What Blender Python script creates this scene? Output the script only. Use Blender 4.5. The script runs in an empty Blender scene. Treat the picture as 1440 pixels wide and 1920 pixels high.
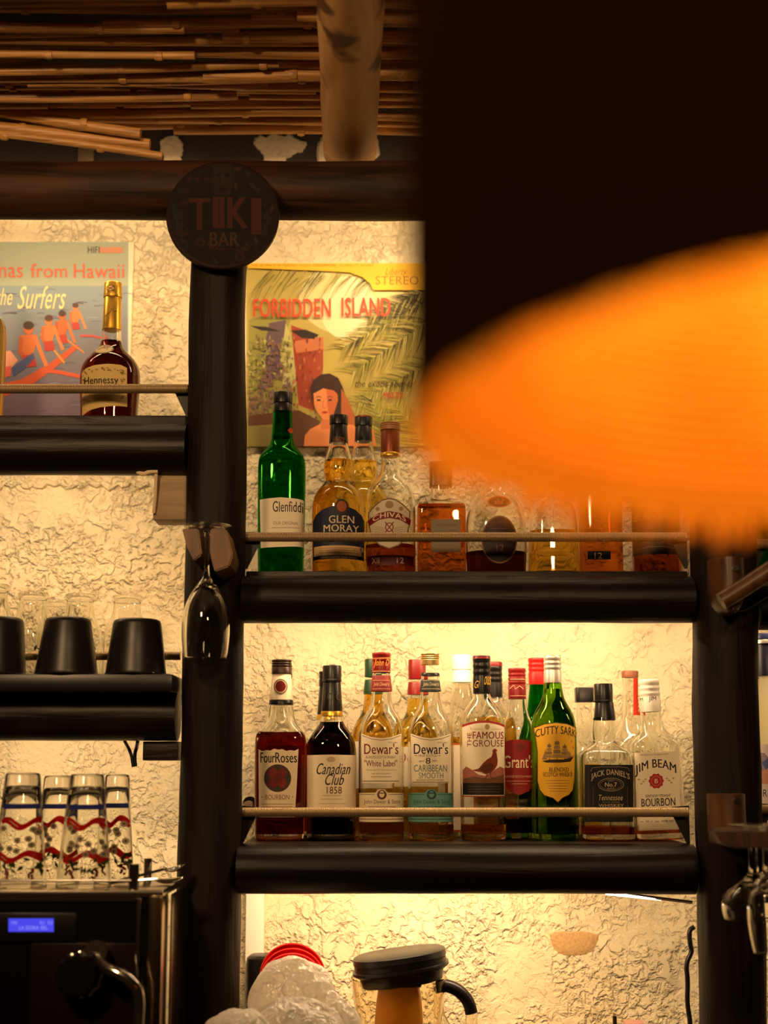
import bpy, bmesh, math, random
from mathutils import Vector, Matrix, noise

# ------------------------------------------------------------------ camera, world, lights, exposure
SC = bpy.context.scene
COL = SC.collection
F = 2800.0                                   # focal length in pixels of the 1440x1920 frame
TILT = math.atan(480.0 / F)                  # the lens looks slightly upwards
CT, ST = math.cos(TILT), math.sin(TILT)
CAM_Z = 1.35
WALL_Y, FRONT_Y, BACK_Y, LOG_Y = 2.66, 2.48, 2.58, 2.36

cam_data = bpy.data.cameras.new('camera')
cam = bpy.data.objects.new('camera', cam_data)
COL.objects.link(cam)
cam.location = (0, 0, CAM_Z)
cam.rotation_euler = (math.pi / 2 + TILT, 0, 0)
cam_data.sensor_fit = 'VERTICAL'
cam_data.sensor_height = 36.0
cam_data.lens = F / 1920 * 36.0
cam_data.clip_start = 0.02
cam_data.dof.use_dof = True
cam_data.dof.focus_distance = 2.43
cam_data.dof.aperture_fstop = 2.3
SC.camera = cam

SC.view_settings.view_transform = 'Standard'
SC.view_settings.look = 'None'
SC.view_settings.gamma = 1.0
SC.view_settings.exposure = 0.0
SC.view_settings.use_curve_mapping = False
SC.cycles.use_denoising = True
SC.cycles.max_bounces = 24
SC.cycles.transmission_bounces = 24
SC.cycles.transparent_max_bounces = 16
SC.cycles.diffuse_bounces = 4
SC.cycles.glossy_bounces = 6
SC.cycles.sample_clamp_indirect = 8.0
SC.cycles.blur_glossy = 0.3

world = bpy.data.worlds.new('dim_room')
SC.world = world
world.use_nodes = True
wb = world.node_tree.nodes['Background']
wb.inputs[0].default_value = (1.0, 0.55, 0.25, 1)
wb.inputs[1].default_value = 0.010

LED_COL = (1.0, 0.668, 0.375)
LED = dict(upper_mid=82, upper_left=60, mid_left=66, low_left=62, lower_right=98, bottom=112, right=60)

def fill_light(name, loc, power, radius, col):  # bare point light without a lamp body, used as added fill
    l = bpy.data.lights.new(name, 'POINT')
    l.energy = power
    l.shadow_soft_size = radius
    l.color = col
    o = bpy.data.objects.new(name, l)
    COL.objects.link(o)
    o.location = loc
    return o
fill_light('front_fill_light', (-0.8, 0.45, 2.33), 74.0, 0.12, (1, 0.62, 0.30))  # this and the next: added unseen fill, brightens labels and wood from the front
fill_light('front_fill_light', (0.45, -0.3, 2.3), 62.0, 0.12, (1, 0.62, 0.30))
fill_light('reed_fill_light', (-0.30, 1.15, 2.30), 0.3, 0.05, (1, 0.60, 0.26))  # added unseen fill just above the frame, grazes the reeds

# ------------------------------------------------------------------ picture <-> place
def W(px, py, Y):
    u, v = (px - 720) / F, (960 - py) / F
    s = Y / (CT - v * ST)
    return Vector((s * u, Y, CAM_Z + s * (ST + v * CT)))
def X(px, py, Y): return W(px, py, Y).x
def Z(py, Y): return W(720, py, Y).z
def M(npx, py, Y): return npx / F * Y / (CT - (960 - py) / F * ST)     # metres in npx pixels

def lin(c):
    r = []
    for v in c:
        v = v / 255.0
        r.append(v / 12.92 if v <= 0.04045 else ((v + 0.055) / 1.055) ** 2.4)
    return (r[0], r[1], r[2], 1.0)

# ------------------------------------------------------------------ objects
def clean(o): return o
def thing(name, label, cat, loc=(0, 0, 0), group=None):
    o = bpy.data.objects.new(name, None)
    COL.objects.link(o)
    o.location = loc
    o.empty_display_size = 0.02
    o['label'] = label
    o['category'] = cat
    if group: o['group'] = group
    return o
def tag(o, label, cat, group=None):
    o['label'] = label
    o['category'] = cat
    if group: o['group'] = group
    return o
def root_loc(p):
    while p.parent: p = p.parent
    return Vector(p.location)
def link(name, me, mat, parent=None, kind=None, smooth=None):
    """me in world coordinates; parented meshes are moved into the space of their thing"""
    o = bpy.data.objects.new(name, me)
    COL.objects.link(o)
    if mat is not None:
        for m in (mat if isinstance(mat, (list, tuple)) else [mat]): me.materials.append(m)
    if parent is not None:
        me.transform(Matrix.Translation(-root_loc(parent)))
        o.parent = parent
    if kind: o['kind'] = kind
    return o
def obj(name, bm, mat, parent=None, kind=None, smooth=35):
    me = bpy.data.meshes.new(name)
    bmesh.ops.recalc_face_normals(bm, faces=bm.faces) if smooth not in ('keep',) else None
    bm.to_mesh(me)
    bm.free()
    if smooth not in (None, 'keep') or smooth == 'keep':
        ang = 35 if smooth == 'keep' else smooth
        for p in me.polygons: p.use_smooth = True
        if ang < 180: me.set_sharp_from_angle(angle=math.radians(ang))
    return link(name, me, mat, parent, kind)
def mobj(name, bm, mat, label, cat, group=None, smooth=35):
    """a thing that is one mesh: its origin goes to its base"""
    vs = [v.co for v in bm.verts]
    c = Vector((sum(v.x for v in vs) / len(vs), sum(v.y for v in vs) / len(vs), min(v.z for v in vs)))
    for v in bm.verts: v.co -= c
    o = obj(name, bm, mat, None, None, smooth)
    o.location = c
    return tag(o, label, cat, group)

# ------------------------------------------------------------------ mesh builders
def box(bm, x0, x1, y0, y1, z0, z1, bev=0.0, mi=0):
    b = bmesh.new()
    bmesh.ops.create_cube(b, size=1)
    for v in b.verts:
        v.co = Vector((x0 + (v.co.x + .5) * (x1 - x0), y0 + (v.co.y + .5) * (y1 - y0), z0 + (v.co.z + .5) * (z1 - z0)))
    if bev: bmesh.ops.bevel(b, geom=b.edges, offset=bev, segments=2, affect='EDGES', profile=.6)
    merge(bm, b, mi)
def merge(bm, b, mi=0):
    mp = {}
    for v in b.verts: mp[v] = bm.verts.new(v.co)
    for f in b.faces:
        try:
            nf = bm.faces.new([mp[v] for v in f.verts])
            nf.material_index = mi
        except ValueError: pass
    b.free()
def sgp(v, p): return math.copysign(abs(v) ** p, v)
def ringpts(cx, cy, z, a, b, n, segs):
    e = 2.0 / n
    return [Vector((cx + a * sgp(math.cos(2 * math.pi * i / segs), e), cy + b * sgp(math.sin(2 * math.pi * i / segs), e), z)) for i in range(segs)]
def skin(bm, rings, close0=True, close1=True, flip=False, mi=0):
    vr = [[bm.verts.new(p) for p in r] for r in rings]
    n = len(vr[0])
    for a, b in zip(vr, vr[1:]):
        for i in range(n):
            q = [a[i], a[(i + 1) % n], b[(i + 1) % n], b[i]]
            f = bm.faces.new(q[::-1] if flip else q)
            f.material_index = mi
    for flag, r, rev in ((close0, vr[0], True), (close1, vr[-1], False)):
        if flag:
            f = bm.faces.new(r[::-1] if (rev != flip) else r)
            f.material_index = mi
    return vr
def lathe(bm, prof, cx, cy, segs=40, n=2.0, ratio=1.0, close=(True, True), flip=False, mi=0):
    """prof: (z, radius) going up"""
    rings = [ringpts(cx, cy, z, max(r, 1e-5), max(r, 1e-5) * ratio, n, segs) for z, r in prof]
    return skin(bm, rings, close[0], close[1], flip, mi)
def chaikin(p, it=2):
    for _ in range(it):
        q = [p[0]]
        for a, b in zip(p, p[1:]):
            q.append(tuple(.75 * i + .25 * j for i, j in zip(a, b)))
            q.append(tuple(.25 * i + .75 * j for i, j in zip(a, b)))
        q.append(p[-1])
        p = q
    return p
def frame(d):
    d = d.normalized()
    up = Vector((0, 0, 1)) if abs(d.z) < .9 else Vector((1, 0, 0))
    s = d.cross(up).normalized()
    return s, s.cross(d).normalized()
def tube(bm, pts, r, segs=10, close=True, mi=0):
    pts = [Vector(p) for p in pts]
    rr = r if isinstance(r, (list, tuple)) else [r] * len(pts)
    rings = []
    s = u = None
    for i, p in enumerate(pts):
        d = (pts[min(i + 1, len(pts) - 1)] - pts[max(i - 1, 0)])
        if s is None: s, u = frame(d)
        else:
            d = d.normalized()
            s = (s - d * s.dot(d)).normalized()
            u = s.cross(d).normalized()
        rings.append([p + rr[i] * (math.cos(2 * math.pi * k / segs) * s + math.sin(2 * math.pi * k / segs) * u) for k in range(segs)])
    skin(bm, rings, close, close, False, mi)
def log(bm, p0, p1, r0, r1, seed, amp=.06, steps=40, segs=28, n=2.0, sq=1.0):
    """a rough round or squared timber from p0 to p1"""
    p0, p1 = Vector(p0), Vector(p1)
    d = p1 - p0
    s, u = frame(d)
    rings = []
    L = d.length
    for i in range(steps + 1):
        t = i / steps
        r = r0 + (r1 - r0) * t
        ring = []
        for k in range(segs):
            a = 2 * math.pi * k / segs
            cx, cy = sgp(math.cos(a), 2 / n), sgp(math.sin(a), 2 / n) * sq
            q = Vector((math.cos(a) * 1.4 + seed * 7.3, math.sin(a) * 1.4, t * L * 5))
            w = 1 + amp * noise.noise(q) + amp * .35 * noise.noise(q * 3.1)
            bend = Vector((noise.noise(Vector((seed, 1, t * L * 1.6))), noise.noise(Vector((seed, 9, t * L * 1.6))), 0)) * amp * r * .8
            ring.append(p0 + d * t + s * (cx * r * w + bend.x) + u * (cy * r * w + bend.y))
        rings.append(ring)
    skin(bm, rings)
def smoothpath(pts, it=3): return [Vector(p) for p in chaikin([tuple(p) for p in pts], it)]

# ------------------------------------------------------------------ materials (all node based)
MATS = {}
def nt(name):
    m = bpy.data.materials.new(name)
    m.use_nodes = True
    t = m.node_tree
    return m, t, t.nodes['Principled BSDF'], t.nodes, t.links
def mat(name, col, rough=.5, metal=0.0, trans=0.0, ior=1.45, emit=None, estr=0.0, bump=0, bscale=60, coat=0.0, spec=None, var=0.0):
    if name in MATS: return MATS[name]
    m, t, b, N, L = nt(name)
    c = lin(col)
    b.inputs['Base Color'].default_value = c
    b.inputs['Roughness'].default_value = rough
    b.inputs['Metallic'].default_value = metal
    b.inputs['Transmission Weight'].default_value = trans
    b.inputs['IOR'].default_value = ior
    if coat: b.inputs['Coat Weight'].default_value = coat
    if spec is not None: b.inputs['Specular IOR Level'].default_value = spec
    if emit is not None:
        b.inputs['Emission Color'].default_value = lin(emit)
        b.inputs['Emission Strength'].default_value = estr
    if bump or var:
        tc = N.new('ShaderNodeTexCoord')
        nz = N.new('ShaderNodeTexNoise')
        nz.inputs['Scale'].default_value = bscale
        nz.inputs['Detail'].default_value = 5
        L.new(tc.outputs['Object'], nz.inputs['Vector'])
        if bump:
            bp = N.new('ShaderNodeBump')
            bp.inputs['Strength'].default_value = bump
            bp.inputs['Distance'].default_value = .004
            L.new(nz.outputs['Fac'], bp.inputs['Height'])
            L.new(bp.outputs['Normal'], b.inputs['Normal'])
        if var:
            rp = N.new('ShaderNodeValToRGB')
            rp.color_ramp.elements[0].position = .3
            rp.color_ramp.elements[1].position = .7
            rp.color_ramp.elements[0].color = tuple(v * (1 - var) for v in c[:3]) + (1,)
            rp.color_ramp.elements[1].color = tuple(min(1, v * (1 + var)) for v in c[:3]) + (1,)
            L.new(nz.outputs['Fac'], rp.inputs['Fac'])
            L.new(rp.outputs['Color'], b.inputs['Base Color'])
    MATS[name] = m
    return m
def wood(name, dark, light, scale=(60, 60, 4), rough=.5, bump=.5, knots=False, coat=0.0, spec=.5):
    if name in MATS: return MATS[name]
    m, t, b, N, L = nt(name)
    tc = N.new('ShaderNodeTexCoord')
    mp = N.new('ShaderNodeMapping')
    mp.inputs['Scale'].default_value = scale
    nz = N.new('ShaderNodeTexNoise')
    nz.inputs['Scale'].default_value = 1.0
    nz.inputs['Detail'].default_value = 6
    nz.inputs['Distortion'].default_value = .8
    L.new(tc.outputs['Object'], mp.inputs['Vector'])
    L.new(mp.outputs['Vector'], nz.inputs['Vector'])
    rp = N.new('ShaderNodeValToRGB')
    rp.color_ramp.elements[0].position = .32
    rp.color_ramp.elements[1].position = .68
    rp.color_ramp.elements[0].color = lin(dark)
    rp.color_ramp.elements[1].color = lin(light)
    L.new(nz.outputs['Fac'], rp.inputs['Fac'])
    out = rp.outputs['Color']
    if knots:
        n2 = N.new('ShaderNodeTexNoise')
        n2.inputs['Scale'].default_value = 11
        n2.inputs['Detail'].default_value = 3
        L.new(tc.outputs['Object'], n2.inputs['Vector'])
        r2 = N.new('ShaderNodeValToRGB')
        r2.color_ramp.elements[0].position = .55
        r2.color_ramp.elements[1].position = .64
        r2.color_ramp.elements[0].color = (1, 1, 1, 1)
        r2.color_ramp.elements[1].color = (.18, .13, .10, 1)
        L.new(n2.outputs['Fac'], r2.inputs['Fac'])
        mx = N.new('ShaderNodeMix')
        mx.data_type = 'RGBA'
        mx.blend_type = 'MULTIPLY'
        mx.inputs[0].default_value = 1
        L.new(out, mx.inputs[6])
        L.new(r2.outputs['Color'], mx.inputs[7])
        out = mx.outputs[2]
    L.new(out, b.inputs['Base Color'])
    b.inputs['Roughness'].default_value = rough
    b.inputs['Specular IOR Level'].default_value = spec
    if coat:
        b.inputs['Coat Weight'].default_value = coat
        b.inputs['Coat Roughness'].default_value = .3
    bp = N.new('ShaderNodeBump')
    bp.inputs['Strength'].default_value = bump
    bp.inputs['Distance'].default_value = .003
    L.new(nz.outputs['Fac'], bp.inputs['Height'])
    L.new(bp.outputs['Normal'], b.inputs['Normal'])
    MATS[name] = m
    return m
def glass(name, col, rough=0.0, ior=1.45):
    if name in MATS: return MATS[name]
    m = bpy.data.materials.new(name)
    m.use_nodes = True
    t = m.node_tree
    t.nodes.remove(t.nodes['Principled BSDF'])
    g = t.nodes.new('ShaderNodeBsdfGlass')
    g.inputs['Color'].default_value = lin(col)
    g.inputs['Roughness'].default_value = rough
    g.inputs['IOR'].default_value = ior
    t.links.new(g.outputs[0], t.nodes['Material Output'].inputs['Surface'])
    MATS[name] = m
    return m
def print_mat(name='printed_ink', rough=.55):
    if name in MATS: return MATS[name]
    m, t, b, N, L = nt(name)
    a = N.new('ShaderNodeAttribute')
    a.attribute_name = 'Col'
    L.new(a.outputs['Color'], b.inputs['Base Color'])
    b.inputs['Roughness'].default_value = rough
    b.inputs['Specular IOR Level'].default_value = .3
    MATS[name] = m
    return m
def emitter(name, col, strength):
    if name in MATS: return MATS[name]
    m = bpy.data.materials.new(name)
    m.use_nodes = True
    t = m.node_tree
    t.nodes.remove(t.nodes['Principled BSDF'])
    e = t.nodes.new('ShaderNodeEmission')
    e.inputs[0].default_value = (*col, 1)
    e.inputs[1].default_value = strength
    t.links.new(e.outputs[0], t.nodes['Material Output'].inputs['Surface'])
    MATS[name] = m
    return m

# ------------------------------------------------------------------ printing: flat art laid on any surface
_font_cache = {}
def text_mesh(s, bold=0.0, shear=0.0):
    key = (s, bold, shear)
    if key not in _font_cache:
        c = bpy.data.curves.new('lettering', 'FONT')
        c.body = s
        c.size = 1
        c.space_character = 1.04
        c.shear = shear
        c.resolution_u = 3
        c.fill_mode = 'FRONT'
        o = bpy.data.objects.new('lettering', c)
        me = bpy.data.meshes.new_from_object(o)
        vs = [(v.co.x, v.co.y) for v in me.vertices]
        fs = [tuple(p.vertices) for p in me.polygons]
        bpy.data.objects.remove(o)
        bpy.data.curves.remove(c)
        bpy.data.meshes.remove(me)
        _font_cache[key] = (vs, fs)
    return _font_cache[key]
class Art:
    """items in picture units; item 0 is the sheet itself, letters and drawing become sub-parts"""
    def __init__(s): s.items = []
    def add(s, vs, fs, col, kind): s.items.append((vs, fs, col, kind))
    def poly(s, pts, col, kind='d'):
        s.add([tuple(p) for p in pts], [tuple(range(len(pts)))], col, kind)
    def rect(s, x0, y0, x1, y1, col, kind='d'):
        s.poly([(x0, y0), (x1, y0), (x1, y1), (x0, y1)], col, kind)
    def ell(s, cx, cy, rx, ry, col, n=28, a0=0, a1=360):
        s.poly([(cx + rx * math.cos(math.radians(a0 + (a1 - a0) * i / n)), cy + ry * math.sin(math.radians(a0 + (a1 - a0) * i / n))) for i in range(n)], col)
    def ring(s, cx, cy, rx, ry, w, col, n=32):
        vs, fs = [], []
        for i in range(n):
            a = 2 * math.pi * i / n
            vs += [(cx + rx * math.cos(a), cy + ry * math.sin(a)), (cx + (rx - w) * math.cos(a), cy + (ry - w) * math.sin(a))]
            j = (i + 1) % n
            fs.append((2 * i, 2 * j, 2 * j + 1, 2 * i + 1))
        s.add(vs, fs, col, 'd')
    def line(s, pts, w, col, kind='d', taper=False):
        vs, fs = [], []
        n = len(pts)
        for i, p in enumerate(pts):
            a, b = pts[max(i - 1, 0)], pts[min(i + 1, n - 1)]
            dx, dy = b[0] - a[0], b[1] - a[1]
            l = math.hypot(dx, dy) or 1
            h = w / 2 * (1 - .85 * i / (n - 1) if taper else 1)
            vs += [(p[0] - dy / l * h, p[1] + dx / l * h), (p[0] + dy / l * h, p[1] - dx / l * h)]
            if i: fs.append((2 * i - 2, 2 * i, 2 * i + 1, 2 * i - 1))
        s.add(vs, fs, col, kind)
    def text(s, body, x0, y0, x1, y1, col, bold=0.01, shear=0.0, arch=0.0, vertical=False, smile=0.0):
        vs, fs = text_mesh(body, 0.0, shear)
        if not vs: return
        ax, bx = min(v[0] for v in vs), max(v[0] for v in vs)
        ay, by = min(v[1] for v in vs), max(v[1] for v in vs)
        o = []
        for v in vs:
            u, w = (v[0] - ax) / (bx - ax), (v[1] - ay) / (by - ay)
            if vertical: o.append((x0 + (1 - w) * (x1 - x0), y1 - u * (y1 - y0)))
            else: o.append((x0 + u * (x1 - x0), y1 - w * (y1 - y0) + arch * (2 * u - 1) ** 2))
        if bold >= .015:                        # heavier strokes: the same letters twice, a hair apart
            d = bold * .55 * ((x1 - x0) if vertical else (y1 - y0))
            o2 = [(x, y + d) for x, y in o] if vertical else [(x + d, y) for x, y in o]
            s.add(o2, fs, col, 't')
            o = [(x, y - d) for x, y in o] if vertical else [(x - d, y) for x, y in o]
        s.add(o, fs, col, 't')
    def build(s, parent, mapper, name='label', step=None, lift=.0004, m=None, dl=.00002):
        m = m or print_mat()
        base = None
        groups = {'b': [], 'd': [], 't': []}
        for i, it in enumerate(s.items): groups['b' if i == 0 else it[3]].append((i, it))
        names = {'b': name, 'd': 'printed_design', 't': 'lettering'}
        for g in 'bdt':
            if not groups[g]: continue
            bm = bmesh.new()
            cl = bm.loops.layers.float_color.new('Col')
            for i, (vs, fs, col, _) in groups[g]:
                b = bmesh.new()
                vv = [b.verts.new((x, y, 0)) for x, y in vs]
                for f in fs:
                    try: b.faces.new([vv[k] for k in f])
                    except ValueError: pass
                b.normal_update()
                big = [f for f in b.faces if len(f.verts) > 3]
                if big: bmesh.ops.triangulate(b, faces=big, quad_method='SHORT_EDGE', ngon_method='EAR_CLIP')
                if step:
                    x0, x1 = min(v[0] for v in vs), max(v[0] for v in vs)
                    k = math.ceil(x0 / step) * step
                    while k < x1:
                        bmesh.ops.bisect_plane(b, geom=b.verts[:] + b.edges[:] + b.faces[:], plane_co=(k, 0, 0), plane_no=(1, 0, 0))
                        k += step
                    y0, y1 = min(v[1] for v in vs), max(v[1] for v in vs)
                    k = math.ceil(y0 / (2 * step)) * 2 * step
                    while k < y1:                # follow the shoulder and taper as well
                        bmesh.ops.bisect_plane(b, geom=b.verts[:] + b.edges[:] + b.faces[:], plane_co=(0, k, 0), plane_no=(0, 1, 0))
                        k += 2 * step
                mp = {}
                for v in b.verts: mp[v] = bm.verts.new(mapper(v.co.x, v.co.y, lift + i * dl))
                c = lin(col)
                for f in b.faces:
                    try: nf = bm.faces.new([mp[v] for v in f.verts])
                    except ValueError: continue
                    nf.normal_update()
                    q = f.verts[0].co
                    if nf.normal.dot(mapper(q.x, q.y, .01) - mapper(q.x, q.y, 0)) < 0: nf.normal_flip()
                    for lp in nf.loops: lp[cl] = c
                b.free()
            par = parent if g == 'b' else base
            if par is None: par = parent
            o = obj(names[g], bm, m, par, smooth='keep')
            if g == 'b': base = o
        return base
def flat(Y):
    return lambda x, y, l: W(x, y, Y) + Vector((0, -l, 0))
# ------------------------------------------------------------------ the setting
random.seed(4)
def plaster():
    m, t, b, N, L = nt('rough_plaster')
    tc = N.new('ShaderNodeTexCoord')
    def noise_(scale, det, dist=0.0, rough=.5):
        n = N.new('ShaderNodeTexNoise')
        n.inputs['Scale'].default_value = scale
        n.inputs['Detail'].default_value = det
        n.inputs['Distortion'].default_value = dist
        n.inputs['Roughness'].default_value = rough
        L.new(tc.outputs['Object'], n.inputs['Vector'])
        return n.outputs['Fac']
    def math_(op, a, b_=None, clamp=False):
        n = N.new('ShaderNodeMath')
        n.operation = op
        n.use_clamp = clamp
        for i, v in enumerate((a, b_)):
            if v is None: continue
            if isinstance(v, (int, float)): n.inputs[i].default_value = v
            else: L.new(v, n.inputs[i])
        return n.outputs[0]
    def step_(v, lo, hi):
        n = N.new('ShaderNodeMapRange')
        n.interpolation_type = 'SMOOTHSTEP'
        n.inputs['From Min'].default_value = lo
        n.inputs['From Max'].default_value = hi
        L.new(v, n.inputs['Value'])
        return n.outputs['Result']
    big = step_(noise_(54, 4, .5, .55), .40, .56)           # trowelled clumps with steep edges
    mid = step_(noise_(95, 3, .4), .42, .58)
    mask = step_(noise_(7, 3), .40, .58)
    mask2 = step_(noise_(11, 2), .42, .60)
    h = math_('ADD', math_('MULTIPLY', big, math_('ADD', math_('MULTIPLY', mask, .8), .2)), math_('MULTIPLY', math_('MULTIPLY', mid, mask2), .55))
    h = math_('ADD', h, math_('MULTIPLY', noise_(30, 3), .5))
    h = math_('ADD', h, math_('MULTIPLY', noise_(300, 3), .12))
    bp = N.new('ShaderNodeBump')
    bp.inputs['Strength'].default_value = .9
    bp.inputs['Distance'].default_value = .0058
    L.new(h, bp.inputs['Height'])
    L.new(bp.outputs['Normal'], b.inputs['Normal'])
    rp = N.new('ShaderNodeValToRGB')
    rp.color_ramp.elements[0].position = .25
    rp.color_ramp.elements[1].position = .75
    rp.color_ramp.elements[0].color = lin((222, 204, 160))
    rp.color_ramp.elements[1].color = lin((238, 226, 190))
    L.new(noise_(4, 5), rp.inputs['Fac'])
    L.new(rp.outputs['Color'], b.inputs['Base Color'])
    b.inputs['Roughness'].default_value = .85
    return m
PLASTER = plaster()
DARKWOOD = wood('dark_stained_wood', (14, 7, 3), (38, 21, 10), (9, 9, 60), .42, .5, spec=.25)
DARKLOG = wood('dark_varnished_log', (7, 3.5, 1.6), (20, 10, 5), (4, 60, 60), .40, .45, spec=.2)
POSTWOOD = wood('dark_brown_post_wood', (9, 4, 1.6), (30, 15, 6.5), (55, 55, 3.5), .6, .9, spec=.22)
BEAMWOOD = wood('brown_beam_wood', (24, 13, 6), (70, 42, 21), (4, 45, 45), .6, .6, spec=.25)
RAFTER = wood('peeled_pole_wood', (184, 130, 74), (226, 178, 118), (30, 4, 30), .6, .4, knots=True)
REED = wood('dry_reed', (140, 96, 50), (222, 168, 96), (6, 160, 160), .42, .3)
PALEWOOD = wood('raw_pine', (140, 112, 78), (172, 142, 104), (8, 60, 60), .6, .3)
BLACKPL = mat('black_plastic', (14, 12, 11), .35)
CHROME = mat('chrome', (210, 205, 195), .12, 1.0)
STEEL = mat('spring_steel', (176, 152, 116), .45, .7)
DARKMETAL = mat('dark_metal', (30, 26, 22), .45, .6)

bm = bmesh.new()
box(bm, -1.9, 1.9, WALL_Y, WALL_Y + .12, 0, 2.40)
wall = obj('wall_back', bm, PLASTER, kind='structure')
bm = bmesh.new()
box(bm, -1.9, 1.9, WALL_Y - .05, WALL_Y + .12, 2.40, 2.62)
upper = obj('wall_upper', bm, mat('dark_painted_board', (58, 50, 44), .7, bump=.2), kind='structure')
bm = bmesh.new()
box(bm, -1.9, 1.9, -1.2, WALL_Y + .12, -.06, 0)
obj('floor', bm, mat('worn_concrete_floor', (52, 42, 34), .7, var=.3, bscale=9), kind='structure')
bm = bmesh.new()
box(bm, -1.9, 1.9, .9, WALL_Y + .12, 2.56, 2.62)
obj('ceiling', bm, mat('dark_ceiling_board', (32, 22, 14), .8, var=.3, bscale=12), kind='structure')

# bare patch in the plaster, splashes of filler and an imitated light leak on the upper board
def blob(name, pts, Y0, Y1, material, parent, seed=0, it=2, jag=0.0):
    """a raised patch with the outline pts (picture units)"""
    rnd = random.Random(seed)
    p = chaikin(list(pts) + [pts[0]], it)[:-1]
    p = [(x + rnd.uniform(-jag, jag), y + rnd.uniform(-jag, jag)) for x, y in p]
    bm = bmesh.new()
    cx, cy = sum(q[0] for q in p) / len(p), sum(q[1] for q in p) / len(p)
    rings = [[W(cx + (x - cx) * s, cy + (y - cy) * s, Y) for x, y in p] for s, Y in ((1, Y0), (.93, Y1), (.6, Y1 - .0008))]
    skin(bm, rings, False, True)
    return obj(name, bm, material, parent)
BARE = mat('bare_sandy_render', (196, 158, 106), .95, bump=.5, bscale=220, var=.15)
blob('bare_plaster_patch', [(1030, 1752), (1046, 1746), (1075, 1748), (1100, 1746), (1124, 1752), (1120, 1768), (1112, 1783), (1090, 1792), (1060, 1792), (1040, 1784), (1034, 1768)], WALL_Y, WALL_Y - .0012, BARE, wall, 3, 2, 1.0)
FILL = mat('filler_and_light_white', (226, 206, 170), .9, bump=.8, bscale=120)
uy = WALL_Y - .05
blob('filler_and_light_patch', [(474, 262), (486, 252), (500, 258), (512, 246), (530, 254), (545, 250), (560, 262), (576, 268), (572, 284), (556, 286), (540, 296), (530, 310), (494, 312), (494, 286), (482, 280)], uy, uy - .006, FILL, upper, 5, 2, 2.0)
blob('filler_and_light_patch', [(300, 262), (312, 254), (330, 252), (340, 262), (345, 276), (340, 292), (342, 312), (306, 312), (308, 290), (298, 278)], uy, uy - .006, FILL, upper, 6, 2, 2.0)
bm = bmesh.new()
blob('filler_and_light_patch', [(594, 306), (597, 262), (612, 252), (660, 250), (700, 252), (711, 264), (712, 306)], uy, uy - .006, FILL, upper, 7, 2, 2.0)  # added pale patch imitating light that leaks round the pole end
a, b2 = W(148, 276, uy - .004), W(176, 316, uy - .004)
box(bm, a.x, b2.x, uy - .012, uy, b2.z, a.z, .002)
mobj('metal_strap', bm, mat('galvanised_steel', (170, 150, 120), .5, .7), 'short grey metal strap on the dark board above the left end of the beam', 'strap')

# ridge of torn plaster below the upper left shelf
bm = bmesh.new()
pts = [W(-170 + i * 8, 908 + 4 * math.sin(i * 1.9) + 3 * math.sin(i * .7), WALL_Y - .002) for i in range(57)]
tube(bm, pts, [.004 + .003 * abs(math.sin(i * 2.3)) for i in range(57)], 8)
obj('torn_plaster_ridge', bm, PLASTER, wall)

# --- header beam, posts, rafter
def part_at(name, o, label, cat, group=None):
    return tag(o, label, cat, group)
def logthing(name, p0, p1, r0, r1, material, label, cat, seed, amp=.06, n=2.0, sq=1.0, steps=48, segs=32):
    p0, p1 = Vector(p0), Vector(p1)
    base = (p0 + p1) / 2 if abs((p1 - p0).z) < .5 else (p0 if p0.z < p1.z else p1)
    bm = bmesh.new()
    log(bm, p0 - base, p1 - base, r0, r1, seed, amp, steps, segs, n, sq)
    o = obj(name, bm, material, smooth=45)
    o.location = base
    return tag(o, label, cat)
hy = LOG_Y
hz = (Z(305, hy) + Z(410, hy)) / 2
hr = (Z(305, hy) - Z(410, hy)) / 2
beam = logthing('header_beam', (-1.2, hy, hz + .002), (1.3, hy, hz - .004), hr * .97, hr * 1.04, BEAMWOOD, 'thick brown timber beam across the top of the shelves', 'beam', 2, .05)
pz1 = hz - hr * .93
def post(name, top, bot, hw, label, seed):
    x1, x0 = X(top, 500, hy), X(bot, 1900, hy)
    zt, zb = Z(500, hy), Z(1900, hy)
    k = (x1 - x0) / (zt - zb)
    return logthing(name, (x0 + (0 - zb) * k, hy, 0), (x0 + (pz1 - zb) * k, hy, pz1), M(hw[1], 1900, hy), M(hw[0], 500, hy), POSTWOOD, label, 'post', seed, .10, 2.5, .95, 70, 36)
post_left = post('timber_post', 413, 387, (55, 63), 'dark timber post behind the round sign and the hanging flute glass', 3)
post_right = post('timber_post', 1350, 1371, (59, 65), 'dark timber post at the right end of the whisky shelves', 8)

ry0, ry1 = 2.42, 1.55
rr = .046
rz = Z(302, LOG_Y) + rr * 1.02
bm = bmesh.new()
rx = X(672, 300, 2.38) if False else X(655, 300, 2.38)
log(bm, (0, 0, 0), (X(672, 0, 1.8) - rx - .004, ry1 - ry0, 0), rr, rr * 1.04, 5, .05, 40, 32)
o = obj('roof_pole', bm, RAFTER, smooth=45)
o.location = (rx, ry0, rz)
tag(o, 'pale knotty round roof pole resting on the beam under the reed ceiling', 'pole')
for s in (-1, 1):       # light leak beside the pole end is left to the pale patch
    pass

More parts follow.
